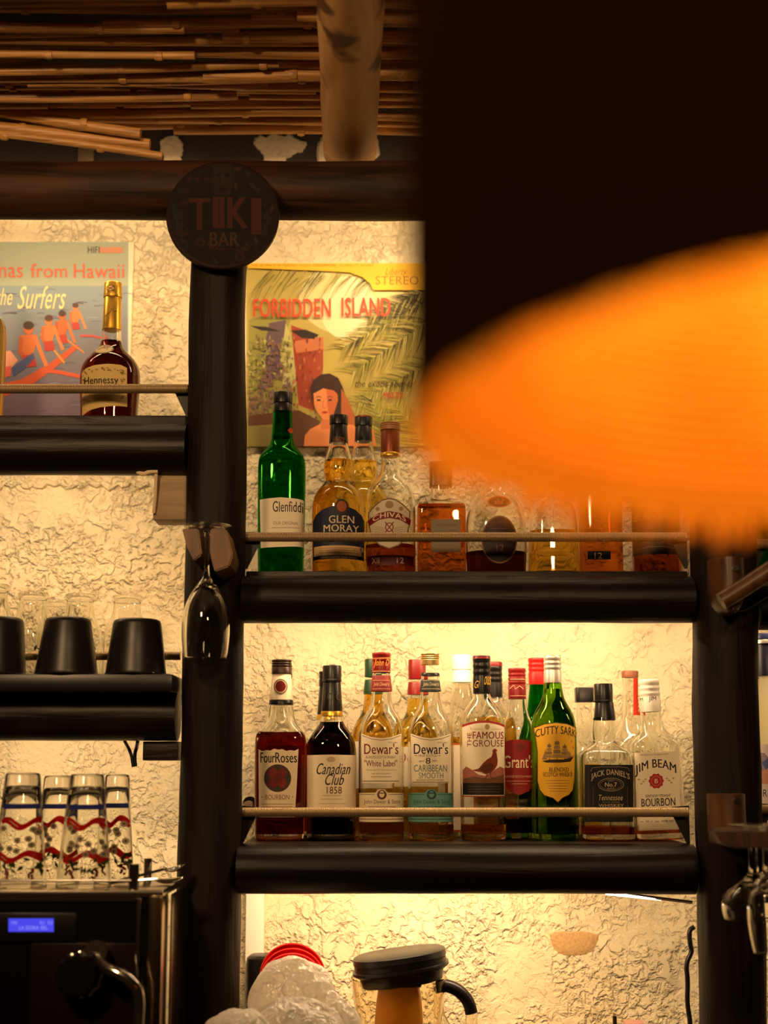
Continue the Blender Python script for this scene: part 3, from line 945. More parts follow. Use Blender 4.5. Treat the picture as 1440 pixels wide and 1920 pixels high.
def dewar(cx, label, capm, neckm, col_name, lower, sub, level, white):
    dx = cx - 715
    b = front('whisky_bottle', label, cx, DEW(0), 2.4, .92, None, AMBER, level)
    if white:
        b.cap(1224, 1262, 17.5, 17.2, capm, 2)
        A = Art(); A.poly([(699, 1234), (731, 1233), (731, 1234), (699, 1235)], (230, 170, 80))
        A.text('John D', 700, 1236, 730, 1252, (230, 160, 60), 0, .45); A.rect(699, 1258, 731, 1259, (230, 190, 130))
        neckart(b, A, 17.6, 'cap_print')
    else:
        b.cap(1225, 1247, 17.5, 17.2, capm, 3)
        b.cap(1262, 1268, 17.6, 17.9, CAPBLACK, 0, 'neck_ring')
    b.cap(1267 + (0 if white else 8), 1297, 17.6, 20.3, neckm, 0, 'neck_label')
    A = Art(); A.text("John Dewar's", 700 + dx, 1279, 730 + dx, 1288, (230, 200, 150), 0, .35)
    A.rect(698 + dx, 1291, 732 + dx, 1292, (210, 170, 120)); A.rect(699 + dx, 1275, 731 + dx, 1276, (210, 170, 120))
    neckart(b, A, 19.2, 'neck_lettering')
    A = Art()
    A.poly([(677 + dx, 1375), (696 + dx, 1382), (715 + dx, 1384.5), (734 + dx, 1382), (753 + dx, 1375), (751 + dx, 1430), (749 + dx, 1468), (679 + dx, 1468), (678 + dx, 1430)], CREAM)
    A.line([(679 + dx, 1379), (696 + dx, 1385.5), (715 + dx, 1388), (734 + dx, 1385.5), (751 + dx, 1379)], 1, INK)
    A.text("Dewar's", 683 + dx, 1394, 747 + dx, 1414, col_name, .02)
    A.text('ESTD 1846', 728 + dx, 1391, 745 + dx, 1393.6, INK, 0)
    if white:
        A.text('BLENDED SCOTCH WHISKY', 686, 1417, 742, 1422, (110, 70, 40), 0)
        A.text('"White Label"', 683, 1425, 745, 1437, MAROON, .015)
        for y, w in ((1442, 28), (1449, 18)): A.text('double aged for extra smoothness', 715 - w, y, 715 + w, y + 3.5, (110, 60, 40), 0, .35)
        A.rect(696, 1456, 734, 1457, (150, 110, 80)); A.rect(680, 1464, 748, 1465.2, INK)
    else:
        A.text('TRUE SCOTCH', 691 + dx, 1415, 726 + dx, 1419, INK, 0); A.rect(684 + dx, 1416.5, 689 + dx, 1417.4, INK); A.rect(728 + dx, 1416.5, 733 + dx, 1417.4, INK)
        A.text('8', 705 + dx, 1421, 714 + dx, 1432, INK, .02); A.text('aged', 692 + dx, 1425, 702 + dx, 1429.5, INK, 0, .3); A.text('years', 716 + dx, 1425, 727 + dx, 1429.5, INK, 0, .3)
        A.text('CARIBBEAN', 683 + dx, 1434, 745 + dx, 1447, (110, 130, 126), .02); A.text('SMOOTH', 692 + dx, 1448.5, 738 + dx, 1459.5, (110, 130, 126), .02)
        A.text('BLENDED SCOTCH WHISKY', 688 + dx, 1461, 740 + dx, 1464.5, INK, 0); A.rect(680 + dx, 1466, 748 + dx, 1467, INK)
    b.art(A)
    A = Art()
    A.poly([(673 + dx, 1487), (704 + dx, 1486), (709 + dx, 1480), (721 + dx, 1480), (727 + dx, 1486), (757 + dx, 1487), (757 + dx, 1541), (673 + dx, 1541)], lower)
    A.rect(674 + dx, 1489, 703 + dx, 1490, sub); A.rect(728 + dx, 1489, 756 + dx, 1490, sub)
    A.ell(716 + dx, 1490, 9, 9, sub); A.ell(716 + dx, 1489, 5, 6, lower); A.rect(711 + dx, 1486, 721 + dx, 1488, sub)
    A.text('John Dewar & Sons', 682 + dx, 1499, 750 + dx, 1509, sub, .01); A.rect(690 + dx, 1512, 742 + dx, 1513, sub)
    A.rect(674 + dx, 1535, 756 + dx, 1536.5, sub)
    b.art(A, 'lower_label')
    return b
dewar(715, 'clear whisky bottle with a red cap and red print on its white label', CAPRED, mat('red_neck_paper', (122, 24, 20), .5), MAROON, (234, 216, 178), (96, 60, 36), 1540, True)
dewar(808, 'clear whisky bottle with a gold cap and a teal band at its foot', CAPGOLD, mat('dark_green_neck_paper', (26, 40, 38), .5), (44, 28, 50), (96, 150, 136), (40, 70, 66), 1545, False)

b = front('whisky_bottle', 'clear whisky bottle with a red grouse on its label', 906, [(1298, 14), (1308, 17), (1318, 24), (1330, 33), (1345, 40), (1362, 42.5), (1378, 42.8), (1578, 42.5)], 2.3, .92, None, AMBER, 1545)
b.cap(1230, 1301, 16.6, 16.8, CAPBLACK, 3); b.cap(1229.5, 1236, 16.2, 17, CAPRED, 0, 'cap_ring')
A = Art(); A.text('Gl', 890, 1276, 900, 1290, (216, 170, 60), 0, .5); A.text('ous', 908, 1268, 922, 1284, (216, 170, 60), 0, .5)
neckart(b, A, 17, 'cap_print')
A = Art()
arc = [(867 + i * 10, 1351 + 8 * ((i - 4) / 4) ** 2) for i in range(9)]
A.poly(arc + [(947, 1494), (867, 1494)], (150, 44, 36))
A.poly([(x, y + 4.5) for x, y in arc] + [(947, 1492), (867, 1492)], CREAM)
A.ell(913, 1363, 4.5, 5.5, (170, 140, 100)); A.rect(886, 1367, 905, 1367.6, (150, 120, 90)); A.rect(921, 1367, 940, 1367.6, (150, 120, 90))
A.text('FAMOUS', 886, 1372, 945, 1385.5, (140, 26, 34), .025); A.text('GROUSE', 886, 1387.5, 945, 1400, (120, 30, 32), .0); A.text('THE', 876, 1374, 883.5, 1400, (120, 36, 36), 0, 0, 0, True)
A.poly([(868, 1444), (874, 1437), (884, 1443), (896, 1452), (908, 1455), (925, 1445), (938, 1437), (946, 1441), (946, 1470), (868, 1470)], (164, 98, 84))
A.poly([(868, 1460), (890, 1456), (915, 1460), (946, 1452), (946, 1470), (868, 1470)], (110, 74, 44))
A.poly([(884, 1444.5), (897, 1441), (905, 1431), (913, 1424), (921, 1419), (923.5, 1412), (923, 1407), (926, 1404), (930, 1404.5), (932.5, 1407.5), (930, 1409), (931.5, 1416), (933, 1426), (932, 1435), (927, 1443), (919, 1449), (910, 1452), (902, 1448)], (126, 50, 22))
A.poly([(897, 1441.5), (908, 1434), (920, 1430), (926, 1436), (921, 1445), (910, 1449)], (90, 40, 22))
A.ell(928, 1406, 1.4, 1.4, (190, 20, 20)); A.line([(913, 1450), (911, 1458), (905, 1461)], 1.2, (80, 40, 24)); A.line([(919, 1449), (920, 1457), (926, 1460)], 1.2, (80, 40, 24))
A.rect(868, 1468, 946, 1490.5, (30, 26, 22)); 
for i in range(3): A.rect(878, 1474 + i * 5, 938, 1475 + i * 5, (96, 80, 60))
b.art(A)

b = front('whisky_bottle', 'slim clear bottle with a red cap and red shield label squeezed between its neighbours', 973, [(1308, 16.5), (1325, 17.5), (1342, 21), (1356, 28), (1372, 31.5), (1400, 33), (1578, 36)], 2.6, .9, None, DARK, 1536, Y=2.525)
b.cap(1253, 1311, 16.6, 16.8, CAPRED, 4)
A = Art(); A.line([(956, 1291), (964, 1284), (966, 1292), (974, 1286), (982, 1292)], 1, (240, 200, 160)); A.rect(957, 1304, 989, 1305, (230, 190, 150)); A.rect(957, 1273, 989, 1274, (230, 190, 150))
neckart(b, A, 16.9, 'cap_print')
A = Art()
A.poly([(943, 1392), (957, 1388), (973, 1386.5), (989, 1388), (1003, 1392), (1003.5, 1450), (1001, 1470), (992, 1483), (973, 1491), (954, 1483), (945, 1470), (942.5, 1450)], (138, 26, 22))
A.ell(975, 1402, 8, 8, (112, 30, 24)); A.text("Grant's", 945, 1416, 1001, 1440, (236, 214, 178), .02)
A.text('BLENDED SCOTCH WHISKY', 946, 1454, 1000, 1458, (220, 180, 140), 0)
for i in range(2): A.rect(950 + i * 8, 1464 + i * 5, 996 - i * 8, 1465 + i * 5, (210, 160, 120))
b.art(A)

b = front('whisky_bottle', 'green glass whisky bottle with a yellow shield label showing a sailing ship', 1041, [(1279, 16), (1292, 17.5), (1308, 20), (1322, 27), (1336, 35.5), (1352, 40.5), (1372, 42.5), (1400, 42.5), (1578, 44)], 2.0, 1, GREEN, LIME, 1292)
b.cap(1230, 1281, 16.6, 16.8, CAPSILVER, 3); b.cap(1229.5, 1232.5, 15.8, 16.4, CAPBLACK, 0, 'cap_top')
sh = [(1001.5, 1364), (1020, 1357), (1042, 1354.5), (1064, 1357), (1083, 1364), (1081, 1385), (1080, 1420), (1079, 1462), (1075, 1482), (1067, 1491), (1055, 1496), (1045, 1505), (1036, 1497), (1020, 1492), (1012, 1482), (1008, 1465), (1008, 1410), (1005, 1385)]
A = Art(); A.poly(sh, (70, 46, 16)); A.poly([(1042 + (x - 1042) * .965, 1430 + (y - 1430) * .98) for x, y in sh], (226, 172, 44))
A.text('CUTTY SARK', 1005, 1361, 1081, 1376, INK, .025, 0, 7.5)
ship = (96, 74, 40)
A.poly([(1016, 1427), (1030, 1424), (1060, 1424), (1077, 1418), (1070, 1428), (1050, 1430), (1024, 1430)], (44, 30, 18))
for x0, h, w in ((1025, 32, 8), (1038, 38, 11), (1053, 30, 10)):
    A.rect(x0 + w / 2 - .5, 1425 - h, x0 + w / 2 + .5, 1425, (44, 30, 18))
    for k in range(4):
        yy = 1425 - h + 3 + k * (h - 6) / 4
        ww = w * (.6 + .14 * k)
        A.poly([(x0 + w / 2 - ww * .7, yy), (x0 + w / 2 + ww * .6, yy), (x0 + w / 2 + ww * .75, yy + (h - 6) / 4 - 1.4), (x0 + w / 2 - ww * .75, yy + (h - 6) / 4 - 1.4)], (150, 120, 70) if k % 2 else (126, 98, 56))
A.poly([(1061, 1402), (1074, 1420), (1062, 1420)], (150, 120, 70)); A.poly([(1023, 1404), (1016, 1424), (1025, 1424)], (140, 112, 64)); A.line([(1058, 1424), (1078, 1416)], .8, (44, 30, 18))
A.text('BLENDED', 1029, 1439, 1066, 1446.5, (66, 44, 16), .02); A.text('SCOTCH WHISKY', 1018, 1448, 1073, 1456, (66, 44, 16), .02)
for i in range(5): A.rect(1022 + i * 2, 1463 + i * 5, 1068 - i * 2, 1463.8 + i * 5, (150, 108, 30))
b.art(A)

b = front('whisky_bottle', 'square clear whisky bottle with a black cap and black label', 1136, [(1346, 19.5), (1358, 21.5), (1370, 22.5), (1380, 22), (1388, 20.5), (1394, 23), (1402, 33), (1410, 43), (1418, 48), (1432, 48.5), (1578, 49)], 9, .98, None, RED, 1549)
b.cap(1282, 1316, 17.4, 17.4, CAPBLACK, 0, 'cap', 1131); b.cap(1316, 1351, 17, 20.6, CAPBLACK, 0, 'neck_foil', 1133); b.cap(1313, 1317, 18.2, 18.2, CAPBLACK, 0, 'cap_ring', 1131)
A = Art(); A.rect(1095, 1434, 1186, 1541, (16, 14, 13))
A.line([(1106, 1446), (1109, 1440), (1125, 1438), (1160, 1438), (1176, 1440), (1179, 1446)], .9, (150, 130, 100))
A.line([(1103, 1436), (1103, 1540)], .8, (70, 60, 48)); A.line([(1182, 1436), (1182, 1540)], .8, (70, 60, 48)); A.line([(1111, 1475), (1111, 1530)], .8, (90, 78, 60)); A.line([(1175, 1475), (1175, 1530)], .8, (90, 78, 60))
A.text("JACK DANIEL'S", 1107, 1442, 1179, 1456, (200, 180, 146), .02, 0, 9)
A.ring(1144, 1471, 24, 12.5, .9, (170, 150, 120)); A.ring(1144, 1471, 20, 10, .6, (150, 130, 100)); A.text('OLD', 1139, 1462.5, 1149, 1465, (170, 150, 120), 0)
A.text('No.7', 1133, 1467, 1155, 1475, (206, 188, 154), .02); A.text('BRAND', 1137, 1477, 1151, 1479.5, (170, 150, 120), 0)
A.text('Tennessee', 1121, 1490, 1166, 1500.5, (200, 180, 146), .01, .25); A.text('SOUR MASH', 1128, 1502.5, 1160, 1505, (150, 130, 100), 0); A.text('WHISKEY', 1121, 1507, 1168, 1513, (190, 170, 136), .0)
for i in range(2): A.rect(1124, 1526 + i * 5, 1164, 1527 + i * 5, (110, 96, 76))
b.art(A, step=6)

b = front('whisky_bottle', 'clear bourbon bottle with a white cap and a red seal on its white label', 1235, [(1334, 19), (1352, 20.5), (1366, 22.5), (1376, 27), (1386, 37), (1396, 44.5), (1408, 46), (1500, 46.5), (1578, 46)], 6, .9, None, RED, 1551, lean=-2.2)
b.cap(1274, 1335, 19, 19.6, CAPWHITE, 3)
A = Art(); A.text('JIM', 1226, 1306, 1240, 1316, INK, .02); A.text('M', 1212, 1307, 1216, 1313, INK, .02)
neckart(b, A, 19.8, 'cap_print')
A = Art(); A.rect(1186, 1410, 1277, 1556, CREAM)
A.text("THE WORLD'S No.1 BOURBON WHISKEY", 1204, 1413, 1258, 1416, (110, 80, 60), 0)
A.text('JIM BEAM', 1195, 1423, 1271, 1444, INK, .03, 0, 12)
A.ell(1233, 1464, 13, 13, (170, 36, 34))
for k in range(10): A.ell(1233 + 11.5 * math.cos(k * .63), 1464 + 11.5 * math.sin(k * .63), 3, 3, (170, 36, 34), 10)
A.ring(1233, 1464, 9.5, 9.5, 1, (214, 120, 100)); A.text('B', 1230, 1460, 1236, 1468, (236, 210, 180), .02)
for sx in (-1, 1):
    for k in range(4): A.ell(1233 + sx * (20 + k * 4), 1460 + (k % 3) * 4, 2.4, 1.4, (180, 150, 104), 10)
A.text('KENTUCKY STRAIGHT', 1212, 1489, 1259, 1494, INK, 0); A.text('BOURBON', 1204, 1496, 1267, 1511, INK, .02)
A.text('WHISKEY', 1215, 1520, 1256, 1526, INK, 0); A.text('70 cl  alc. 40% vol', 1210, 1537, 1262, 1541, (90, 70, 54), 0); A.rect(1201, 1538.5, 1206, 1539.4, INK); A.rect(1266, 1538.5, 1271, 1539.4, INK)
b.art(A, step=4)

# ---------- right of the right post
b = front('vodka_bottle', 'frosted bottle with a dark blue cap right of the right post', 1449, [(1266, 15), (1285, 16.5), (1300, 22), (1312, 31), (1325, 36.5), (1345, 37), (1578, 37)], 2.0, 1, FROST, None, None, z=Z_RL, group=None, cat='bottle')
BLUECAP = mat('blue_cap', (34, 40, 84), .4)
b.cap(1188, 1200, 21, 21, BLUECAP, 0); b.cap(1200, 1208, 21.2, 21.2, CAPSILVER, 0, 'cap_ring'); b.cap(1208, 1268, 20, 21, mat('black_blue_foil', (22, 24, 44), .4), 0, 'neck_foil')
A = Art(); A.rect(1415, 1396, 1486, 1506, (216, 200, 190))
A.poly([(1414, 1450), (1416, 1425), (1424, 1411), (1433, 1412), (1442, 1424), (1452, 1416), (1470, 1430), (1486, 1440), (1486, 1470), (1414, 1470)], (150, 130, 140))
A.poly([(1428, 1430), (1440, 1420), (1450, 1440), (1440, 1452)], (84, 96, 150)); A.poly([(1414, 1455), (1440, 1440), (1470, 1460), (1486, 1456), (1486, 1470), (1414, 1470)], (196, 140, 110))
A.text('GREY', 1421, 1480, 1452, 1494, (40, 44, 80), 0); A.text('GOOSE', 1455, 1480, 1482, 1494, (40, 44, 80), 0)
b.art(A)
b = simple_back('spirit_bottle', 'blue and white bottle peeking out between the right post and the frosted bottle', 1418, [(1270, 12), (1300, 20), (1320, 22), (1572, 22)], [(1195, 1215, 14, 14, BLUECAP, 0), (1215, 1245, 14, 14, CAPWHITE, 0, 'neck_label'), (1245, 1275, 14, 14, BLUECAP, 0, 'neck_foil')], CLEAR, None, None, z=Z_RL, group=None)
simple_back('spirit_bottle', 'dark green bottle behind the upper wooden bracket at the right edge', 1446, [(900, 14), (930, 18), (960, 30), (980, 33), (1085, 33)], [(860, 905, 16, 16, CAPBLACK, 0)], DGREEN, LIME, 960, z=Z_RU, group=None, Y=2.45)

# ---------- upper shelf
def up(label, cx, prof, nb=2.0, ratio=1.0, gl=None, liquid=None, level=None, Y=FRONT_Y, name='whisky_bottle', cat='whisky bottle', lean=0):
    return Bottle(name, label, cat, cx, Y, Z_UM, prof, nb, ratio, lean, gl, liquid, level, G3)
b = up('black-capped amber bottle standing behind the navy-labelled and silver-shield bottles', 681, [(826, 16), (846, 20), (862, 25), (882, 27), (896, 25.5), (904, 24), (914, 32), (928, 42), (945, 47), (1060, 47)], 2, 1, None, GOLD, 866, BACK_Y)
b.cap(781, 800, 16.2, 16.4, CAPBLACK, 0); b.cap(800, 829, 15.6, 16.6, CAPBLACK, 0, 'neck_foil'); b.cap(781.5, 785, 16.6, 16.6, FOILBROWN, 0, 'cap_ring')
b = up('tall green glass bottle with a black cap at the left end of the upper shelf', 527, [(768, 17.5), (800, 18.6), (826, 20.5), (838, 25), (848, 34), (858, 41.5), (870, 44), (900, 44.5), (1077, 42)], 3.2, .92, DGREEN, LIME, 815)
b.cap(737, 757, 18.4, 18.4, CAPBLACK, 0); b.cap(757, 773, 17.4, 18, CAPBLACK, 0, 'neck_foil')
A = Art(); A.poly([(487, 937), (527, 934), (569.5, 937), (569, 1025), (489, 1028)], (238, 224, 196))
A.text('Glenfiddi', 512, 941, 568, 961, INK, .015); A.text('OUR ORIGINAL', 513, 979, 560, 985, (120, 100, 80), 0); A.rect(510, 990, 562, 991, (150, 130, 100)); A.text('12', 527, 1000, 545, 1014, INK, .01)
b.art(A)
A = Art(); A.poly([(539, 806), (545, 800), (552, 803), (549, 809), (543, 811)], (176, 60, 30)); neckart(b, A, 18.8, 'neck_emblem')

b = up('amber bottle with a bulging neck and an arched navy label', 634, [(830, 17), (846, 21), (862, 26), (878, 28), (892, 27), (900, 25), (905, 25.5), (913, 33), (924, 42), (938, 47.5), (955, 49.3), (980, 49.5), (1077, 48.5)], 2, 1, None, AMBER, 864)
b.cap(779, 797, 17, 17.2, CAPBLACK, 0); b.cap(797, 832, 15.8, 18, CAPBLACK, 0, 'neck_foil')
A = Art(); A.text('GLEN', 624, 819, 646, 825, (150, 84, 40), 0, .2); A.line([(624, 827), (646, 827)], .8, (150, 84, 40)); neckart(b, A, 17.6, 'neck_lettering')
A = Art(); A.poly([(586, 974), (592, 964), (604, 956), (620, 951), (636, 949.5), (652, 951), (667, 956), (678, 964), (683, 974), (683, 1049), (586, 1049)], (24, 30, 52))
A.rect(588, 1024, 682, 1042, (206, 172, 120)); 
for i in range(3): A.rect(598, 1028 + i * 4, 672, 1029 + i * 4, (150, 110, 70))
A.text('CHARDONNAY CASK FINISH', 600, 1044, 670, 1047.5, (170, 130, 90), 0)
A.text('GLEN', 617, 968, 664, 982, (214, 190, 154), .025); A.text('MORAY', 607, 985, 673, 998, (214, 190, 154), .025); A.text('SPEYSIDE SINGLE MALT', 612, 1012, 668, 1016, (190, 160, 120), 0)
A.ell(641, 951, 13, 14, (52, 34, 24)); A.ell(641, 951, 9, 10, (150, 74, 30))
b.art(A)

b = up('clear round-shouldered bottle with a silver shield label and maroon banner', 732, [(853, 17), (872, 17.6), (888, 19), (897, 25), (908, 34.5), (922, 42.5), (940, 46.5), (965, 47.5), (1077, 47)], 2.2, .9, None, RED, 1024)
b.cap(793, 808, 18.4, 18.6, CAPTAN, 2); b.cap(808, 851, 17.6, 18, FOILBROWN, 0, 'neck_foil'); b.cap(850, 857, 18.6, 18.8, FOILGOLD, 0, 'neck_ring')
sh = [(690, 960), (702, 948), (716, 938), (729, 935), (742, 937), (756, 946), (770, 958), (768, 985), (762, 1010), (748, 1024), (730, 1031), (712, 1024), (697, 1010), (691, 985)]
A = Art(); A.poly(sh, (110, 84, 60)); A.poly([(730 + (x - 730) * .95, 985 + (y - 985) * .95) for x, y in sh], (196, 182, 156))
A.ell(730, 948, 8, 7, (150, 120, 80)); A.ell(708, 955, 4, 4, (150, 120, 80)); A.ell(752, 955, 4, 4, (150, 120, 80))
A.poly([(689, 975), (710, 963), (730, 959.5), (750, 963), (771, 974), (769, 985), (750, 976), (730, 973), (710, 976), (692, 986)], (112, 24, 30))
A.text('CHIVAS', 699, 961.5, 761, 971, (224, 200, 164), .025, 0, 8)
for k in range(16):
    a = math.radians(200 - k * 14.5)
    A.line([(729, 992), (729 + 27 * math.cos(a), 995 + 20 * math.sin(a))], .7, (120, 100, 80))
A.ell(730, 991, 10, 12, (196, 182, 156)); A.ring(730, 990, 8, 9, 2, MAROON); A.line([(722, 980), (738, 1000)], 2, MAROON); A.line([(738, 980), (722, 1000)], 2, MAROON)
b.art(A)
A = Art(); A.rect(688, 1042, 776, 1061, (86, 22, 24)); A.text('XII', 697, 1046, 711, 1057, (206, 180, 146), .01); A.text('12', 744, 1046, 757, 1057, (206, 180, 146), .01)
b.art(A, 'lower_label')

b = up('square amber liqueur bottle with a small grey label', 827, [(912, 18.5), (926, 19), (938, 20), (943, 26), (946, 40), (950, 44), (960, 45.5), (1077, 45)], 9, .95, None, ORANGE, 951, name='liqueur_bottle', cat='liqueur bottle')
b.cap(868, 913, 21, 21, CAPBLACK, 0, 'cap', None, True)
A = Art(); A.rect(808, 975, 863, 1036, (128, 112, 88))
A.text('ORIGINALE', 815, 983, 856, 988, (90, 76, 60), 0)
for i in range(5): A.rect(814, 996 + i * 7, 857, 997 + i * 7, (104, 90, 70))
b.art(A, step=6)
b = up('pear-shaped clear bottle with a dark oval label', 930, [(872, 15), (905, 17), (918, 24), (932, 38), (950, 49), (975, 56), (1010, 57.5), (1040, 57), (1077, 55)], 2.2, .8, None, DARK, 1037)
b.cap(830, 874, 16.5, 16.5, CAPBLACK, 2)
A = Art(); A.ell(936, 1013, 34, 45, (120, 84, 50)); A.ell(936, 1013, 31.5, 42, (40, 14, 26)); A.text('12', 930, 1022, 944, 1034, (110, 66, 50), .02)
for i in range(3): A.rect(918, 992 + i * 7, 954, 993 + i * 7, (96, 56, 56))
b.art(A)
A = Art(); A.ell(935, 942, 22, 11, (190, 110, 56)); A.ell(935, 942, 19, 9, (104, 50, 26)); A.text('alba', 927, 938, 943, 947, (214, 140, 80), .02)
b.art(A, 'shoulder_label')
b = up('squat clear bottle half full of golden whisky under the lampshade', 1037, [(908, 14), (930, 16), (938, 26), (946, 36), (960, 42), (985, 45), (1077, 48)], 3, .9, None, AMBER, 998)
b.cap(866, 910, 16, 16, CAPTAN, 2)
b = up('flat amber bottle with a small black age label', 1125, [(800, 15), (832, 17), (850, 26), (866, 37), (890, 40), (1077, 40)], 6, .8, None, ORANGE, 890)
b.cap(756, 802, 16.5, 16.5, CAPBLACK, 2)
A = Art(); A.rect(1101, 1034, 1144, 1050, (22, 16, 14)); A.text('12', 1114, 1037, 1128, 1048, (206, 176, 136), .01)
b.art(A, step=6)
b = up('bottle with a wide black label at the right end of the upper shelf', 1231, [(850, 15), (885, 18), (905, 28), (925, 41), (945, 45.5), (1077, 46)], 2.3, .95, None, RED, 930)
b.cap(805, 852, 16.5, 16.5, CAPBLACK, 2)
A = Art(); A.rect(1187, 948, 1274, 1040, (18, 14, 13)); A.text('BLACK', 1192, 964, 1230, 976, (150, 104, 66), .0); A.text('BARREL', 1234, 964, 1270, 976, (150, 104, 66), .0)
A.line([(1196, 1030), (1215, 1026), (1245, 1026), (1266, 1030)], 1, (110, 84, 56)); A.text('IRISH WHISKEY', 1205, 1012, 1256, 1018, (140, 110, 76), 0)
b.art(A)

# ---------- upper left shelf
b = Bottle('cognac_bottle', 'dark cognac bottle with a tall gold neck in front of the surfing poster', 'cognac bottle', 206, 2.45, Z_UL, [(606, 16), (622, 17.8), (640, 18.5), (652, 22), (664, 33), (676, 45.5), (690, 53.5), (706, 56), (730, 55.5), (791, 52)], 2.2, .9, 0, None, COGNAC, 641)
b.cap(531, 556, 16.6, 17, FOILGOLD, 0); b.cap(554, 559, 17.6, 17.6, FOILGOLD, 0, 'cap_ring'); b.cap(558, 619, 16.4, 17.6, FOILGOLD, 0, 'neck_foil'); b.cap(616, 620, 18, 18.2, FOILGOLD, 0, 'neck_ring')
A = Art(); A.poly([(198, 541), (207, 533), (216, 541), (207, 548)], (216, 180, 90)); A.ring(207, 540, 8, 6, 1.3, (90, 60, 20)); A.line([(199, 536), (215, 545)], 1.2, (90, 60, 20)); A.line([(215, 536), (199, 545)], 1.2, (90, 60, 20))
neckart(b, A, 17.0, 'cap_print')
A = Art(); A.line([(196, 592), (206, 586), (210, 578), (213, 584), (219, 582)], 1, (70, 44, 14)); neckart(b, A, 17.2, 'neck_signature')
A = Art(); A.poly([(151, 697), (160, 691), (178, 687), (205, 685), (228, 686), (238, 690), (238, 762), (215, 763), (190, 766), (170, 770), (152, 778)], (206, 178, 112))
rnd = random.Random(5)
for i in range(60):
    t = rnd.random()
    if i % 2: p = (158 + 76 * t, 693 + 6 * abs(2 * t - 1) ** 2 + rnd.uniform(-2, 4))
    else: p = (rnd.choice((156, 160, 229, 233)) + rnd.uniform(-3, 3), 694 + 62 * t)
    A.ell(p[0], p[1], rnd.uniform(1, 2.4), rnd.uniform(.8, 1.6), rnd.choice(((140, 110, 50), (160, 128, 66), (120, 92, 44))), 8)
A.text('Hennessy', 158, 708, 223, 726, (36, 26, 18), .02); A.text('COGNAC', 176, 745, 206, 750, (130, 100, 56), 0)
b.art(A)
A = Art(); A.ell(194, 656, 20, 9, (126, 108, 80)); A.ell(194, 656, 17, 7, (180, 160, 116)); A.line([(184, 657), (192, 653), (200, 655), (206, 652)], 1.6, (110, 84, 44))
b.art(A, 'shoulder_seal')
b = Bottle('brandy_bottle', 'amber bottle cut off by the left edge beside the surfing poster', 'bottle', -33, 2.45, Z_UL, [(540, 13), (570, 16), (585, 22), (603, 34), (620, 40), (791, 40)], 2.0, 1, 0, None, AMBER, 600)
b.cap(500, 542, 15, 15, CAPBLACK, 2)
# ------------------------------------------------------------------ posters
def poster(name, label, A, Y=WALL_Y - .004):
    c = W(*A.items[0][0][0], Y)
    xs = [p[0] for p in A.items[0][0]]; ys = [p[1] for p in A.items[0][0]]
    t = thing(name, label, 'poster', W(sum(xs) / len(xs), max(ys), Y))
    base = A.build(t, flat(Y), 'poster_sheet', None, .0008, print_mat('poster_ink', .5), .000005)
    bm = bmesh.new()                       # the card behind the print
    p, q = W(min(xs), min(ys), Y), W(max(xs), max(ys), Y)
    box(bm, p.x, q.x, Y - .0006, WALL_Y, q.z, p.z)
    obj('backing_card', bm, PAPER, t)
    return t
rnd = random.Random(21)
def mixc(a, b, t): return tuple(a[i] + (b[i] - a[i]) * t for i in range(3))
A = Art()
A.rect(-200, 454, 241, 800, (150, 164, 160))
A.rect(-200, 456, 241, 536, (160, 170, 146))
for i in range(22):                          # printed sea, paler at the horizon
    y0 = 536 + i * 12
    A.rect(-200, y0, 239, y0 + 12.1, mixc((128, 148, 154), (100, 80, 98), i / 21))
for i in range(150):
    x, y = rnd.uniform(-190, 225), 542 + 250 * rnd.random() ** 1.3
    l = rnd.uniform(8, 30)
    A.line([(x, y), (x + l / 2, y - rnd.uniform(.5, 2)), (x + l, y)], rnd.uniform(.7, 1.8), mixc((140, 160, 176), (80, 66, 100), rnd.random()))
A.poly([(-20, 724), (40, 712), (96, 680), (140, 646), (150, 650), (104, 690), (60, 722), (0, 748), (-40, 750)], (196, 84, 42))
A.line([(74, 694), (110, 698), (150, 706)], 7, (204, 84, 50)); A.line([(150, 630), (172, 630), (190, 634)], 4, (190, 80, 66))
A.line([(76, 626), (100, 655), (121, 681)], 3.5, (222, 150, 70)); A.line([(124, 636), (142, 650), (158, 662)], 3, (214, 130, 64))
SK = ((206, 118, 62), (196, 104, 52), (214, 124, 66), (190, 98, 50))
def rower(x, y, s, c, hair):                  # a plain paddler: torso, arms, head
    A.poly([(x - 13 * s, y + 10 * s), (x + 12 * s, y + 8 * s), (x + 12 * s, y + 22 * s), (x + 5 * s, y + 42 * s), (x - 9 * s, y + 42 * s), (x - 13 * s, y + 24 * s)], c)
    A.line([(x + 10 * s, y + 12 * s), (x + 18 * s, y + 34 * s), (x + 27 * s, y + 56 * s)], 6 * s, mixc(c, (230, 150, 90), .3))
    A.line([(x - 11 * s, y + 12 * s), (x - 13 * s, y + 34 * s), (x + 2 * s, y + 54 * s)], 6.5 * s, mixc(c, (120, 50, 30), .3))
    A.poly([(x - 10 * s, y + 40 * s), (x + 8 * s, y + 38 * s), (x + 12 * s, y + 56 * s), (x - 8 * s, y + 58 * s)], (176, 56, 40))
    A.ell(x, y, 7.5 * s, 9 * s, c); A.ell(x, y - 5 * s, 8 * s, 6.5 * s, hair)
rower(142, 577, .72, SK[2], (80, 50, 36)); rower(117, 593, .9, SK[3], (70, 42, 34)); rower(92, 602, .98, SK[0], (80, 48, 36)); rower(54, 617, 1.25, SK[1], (64, 44, 36))
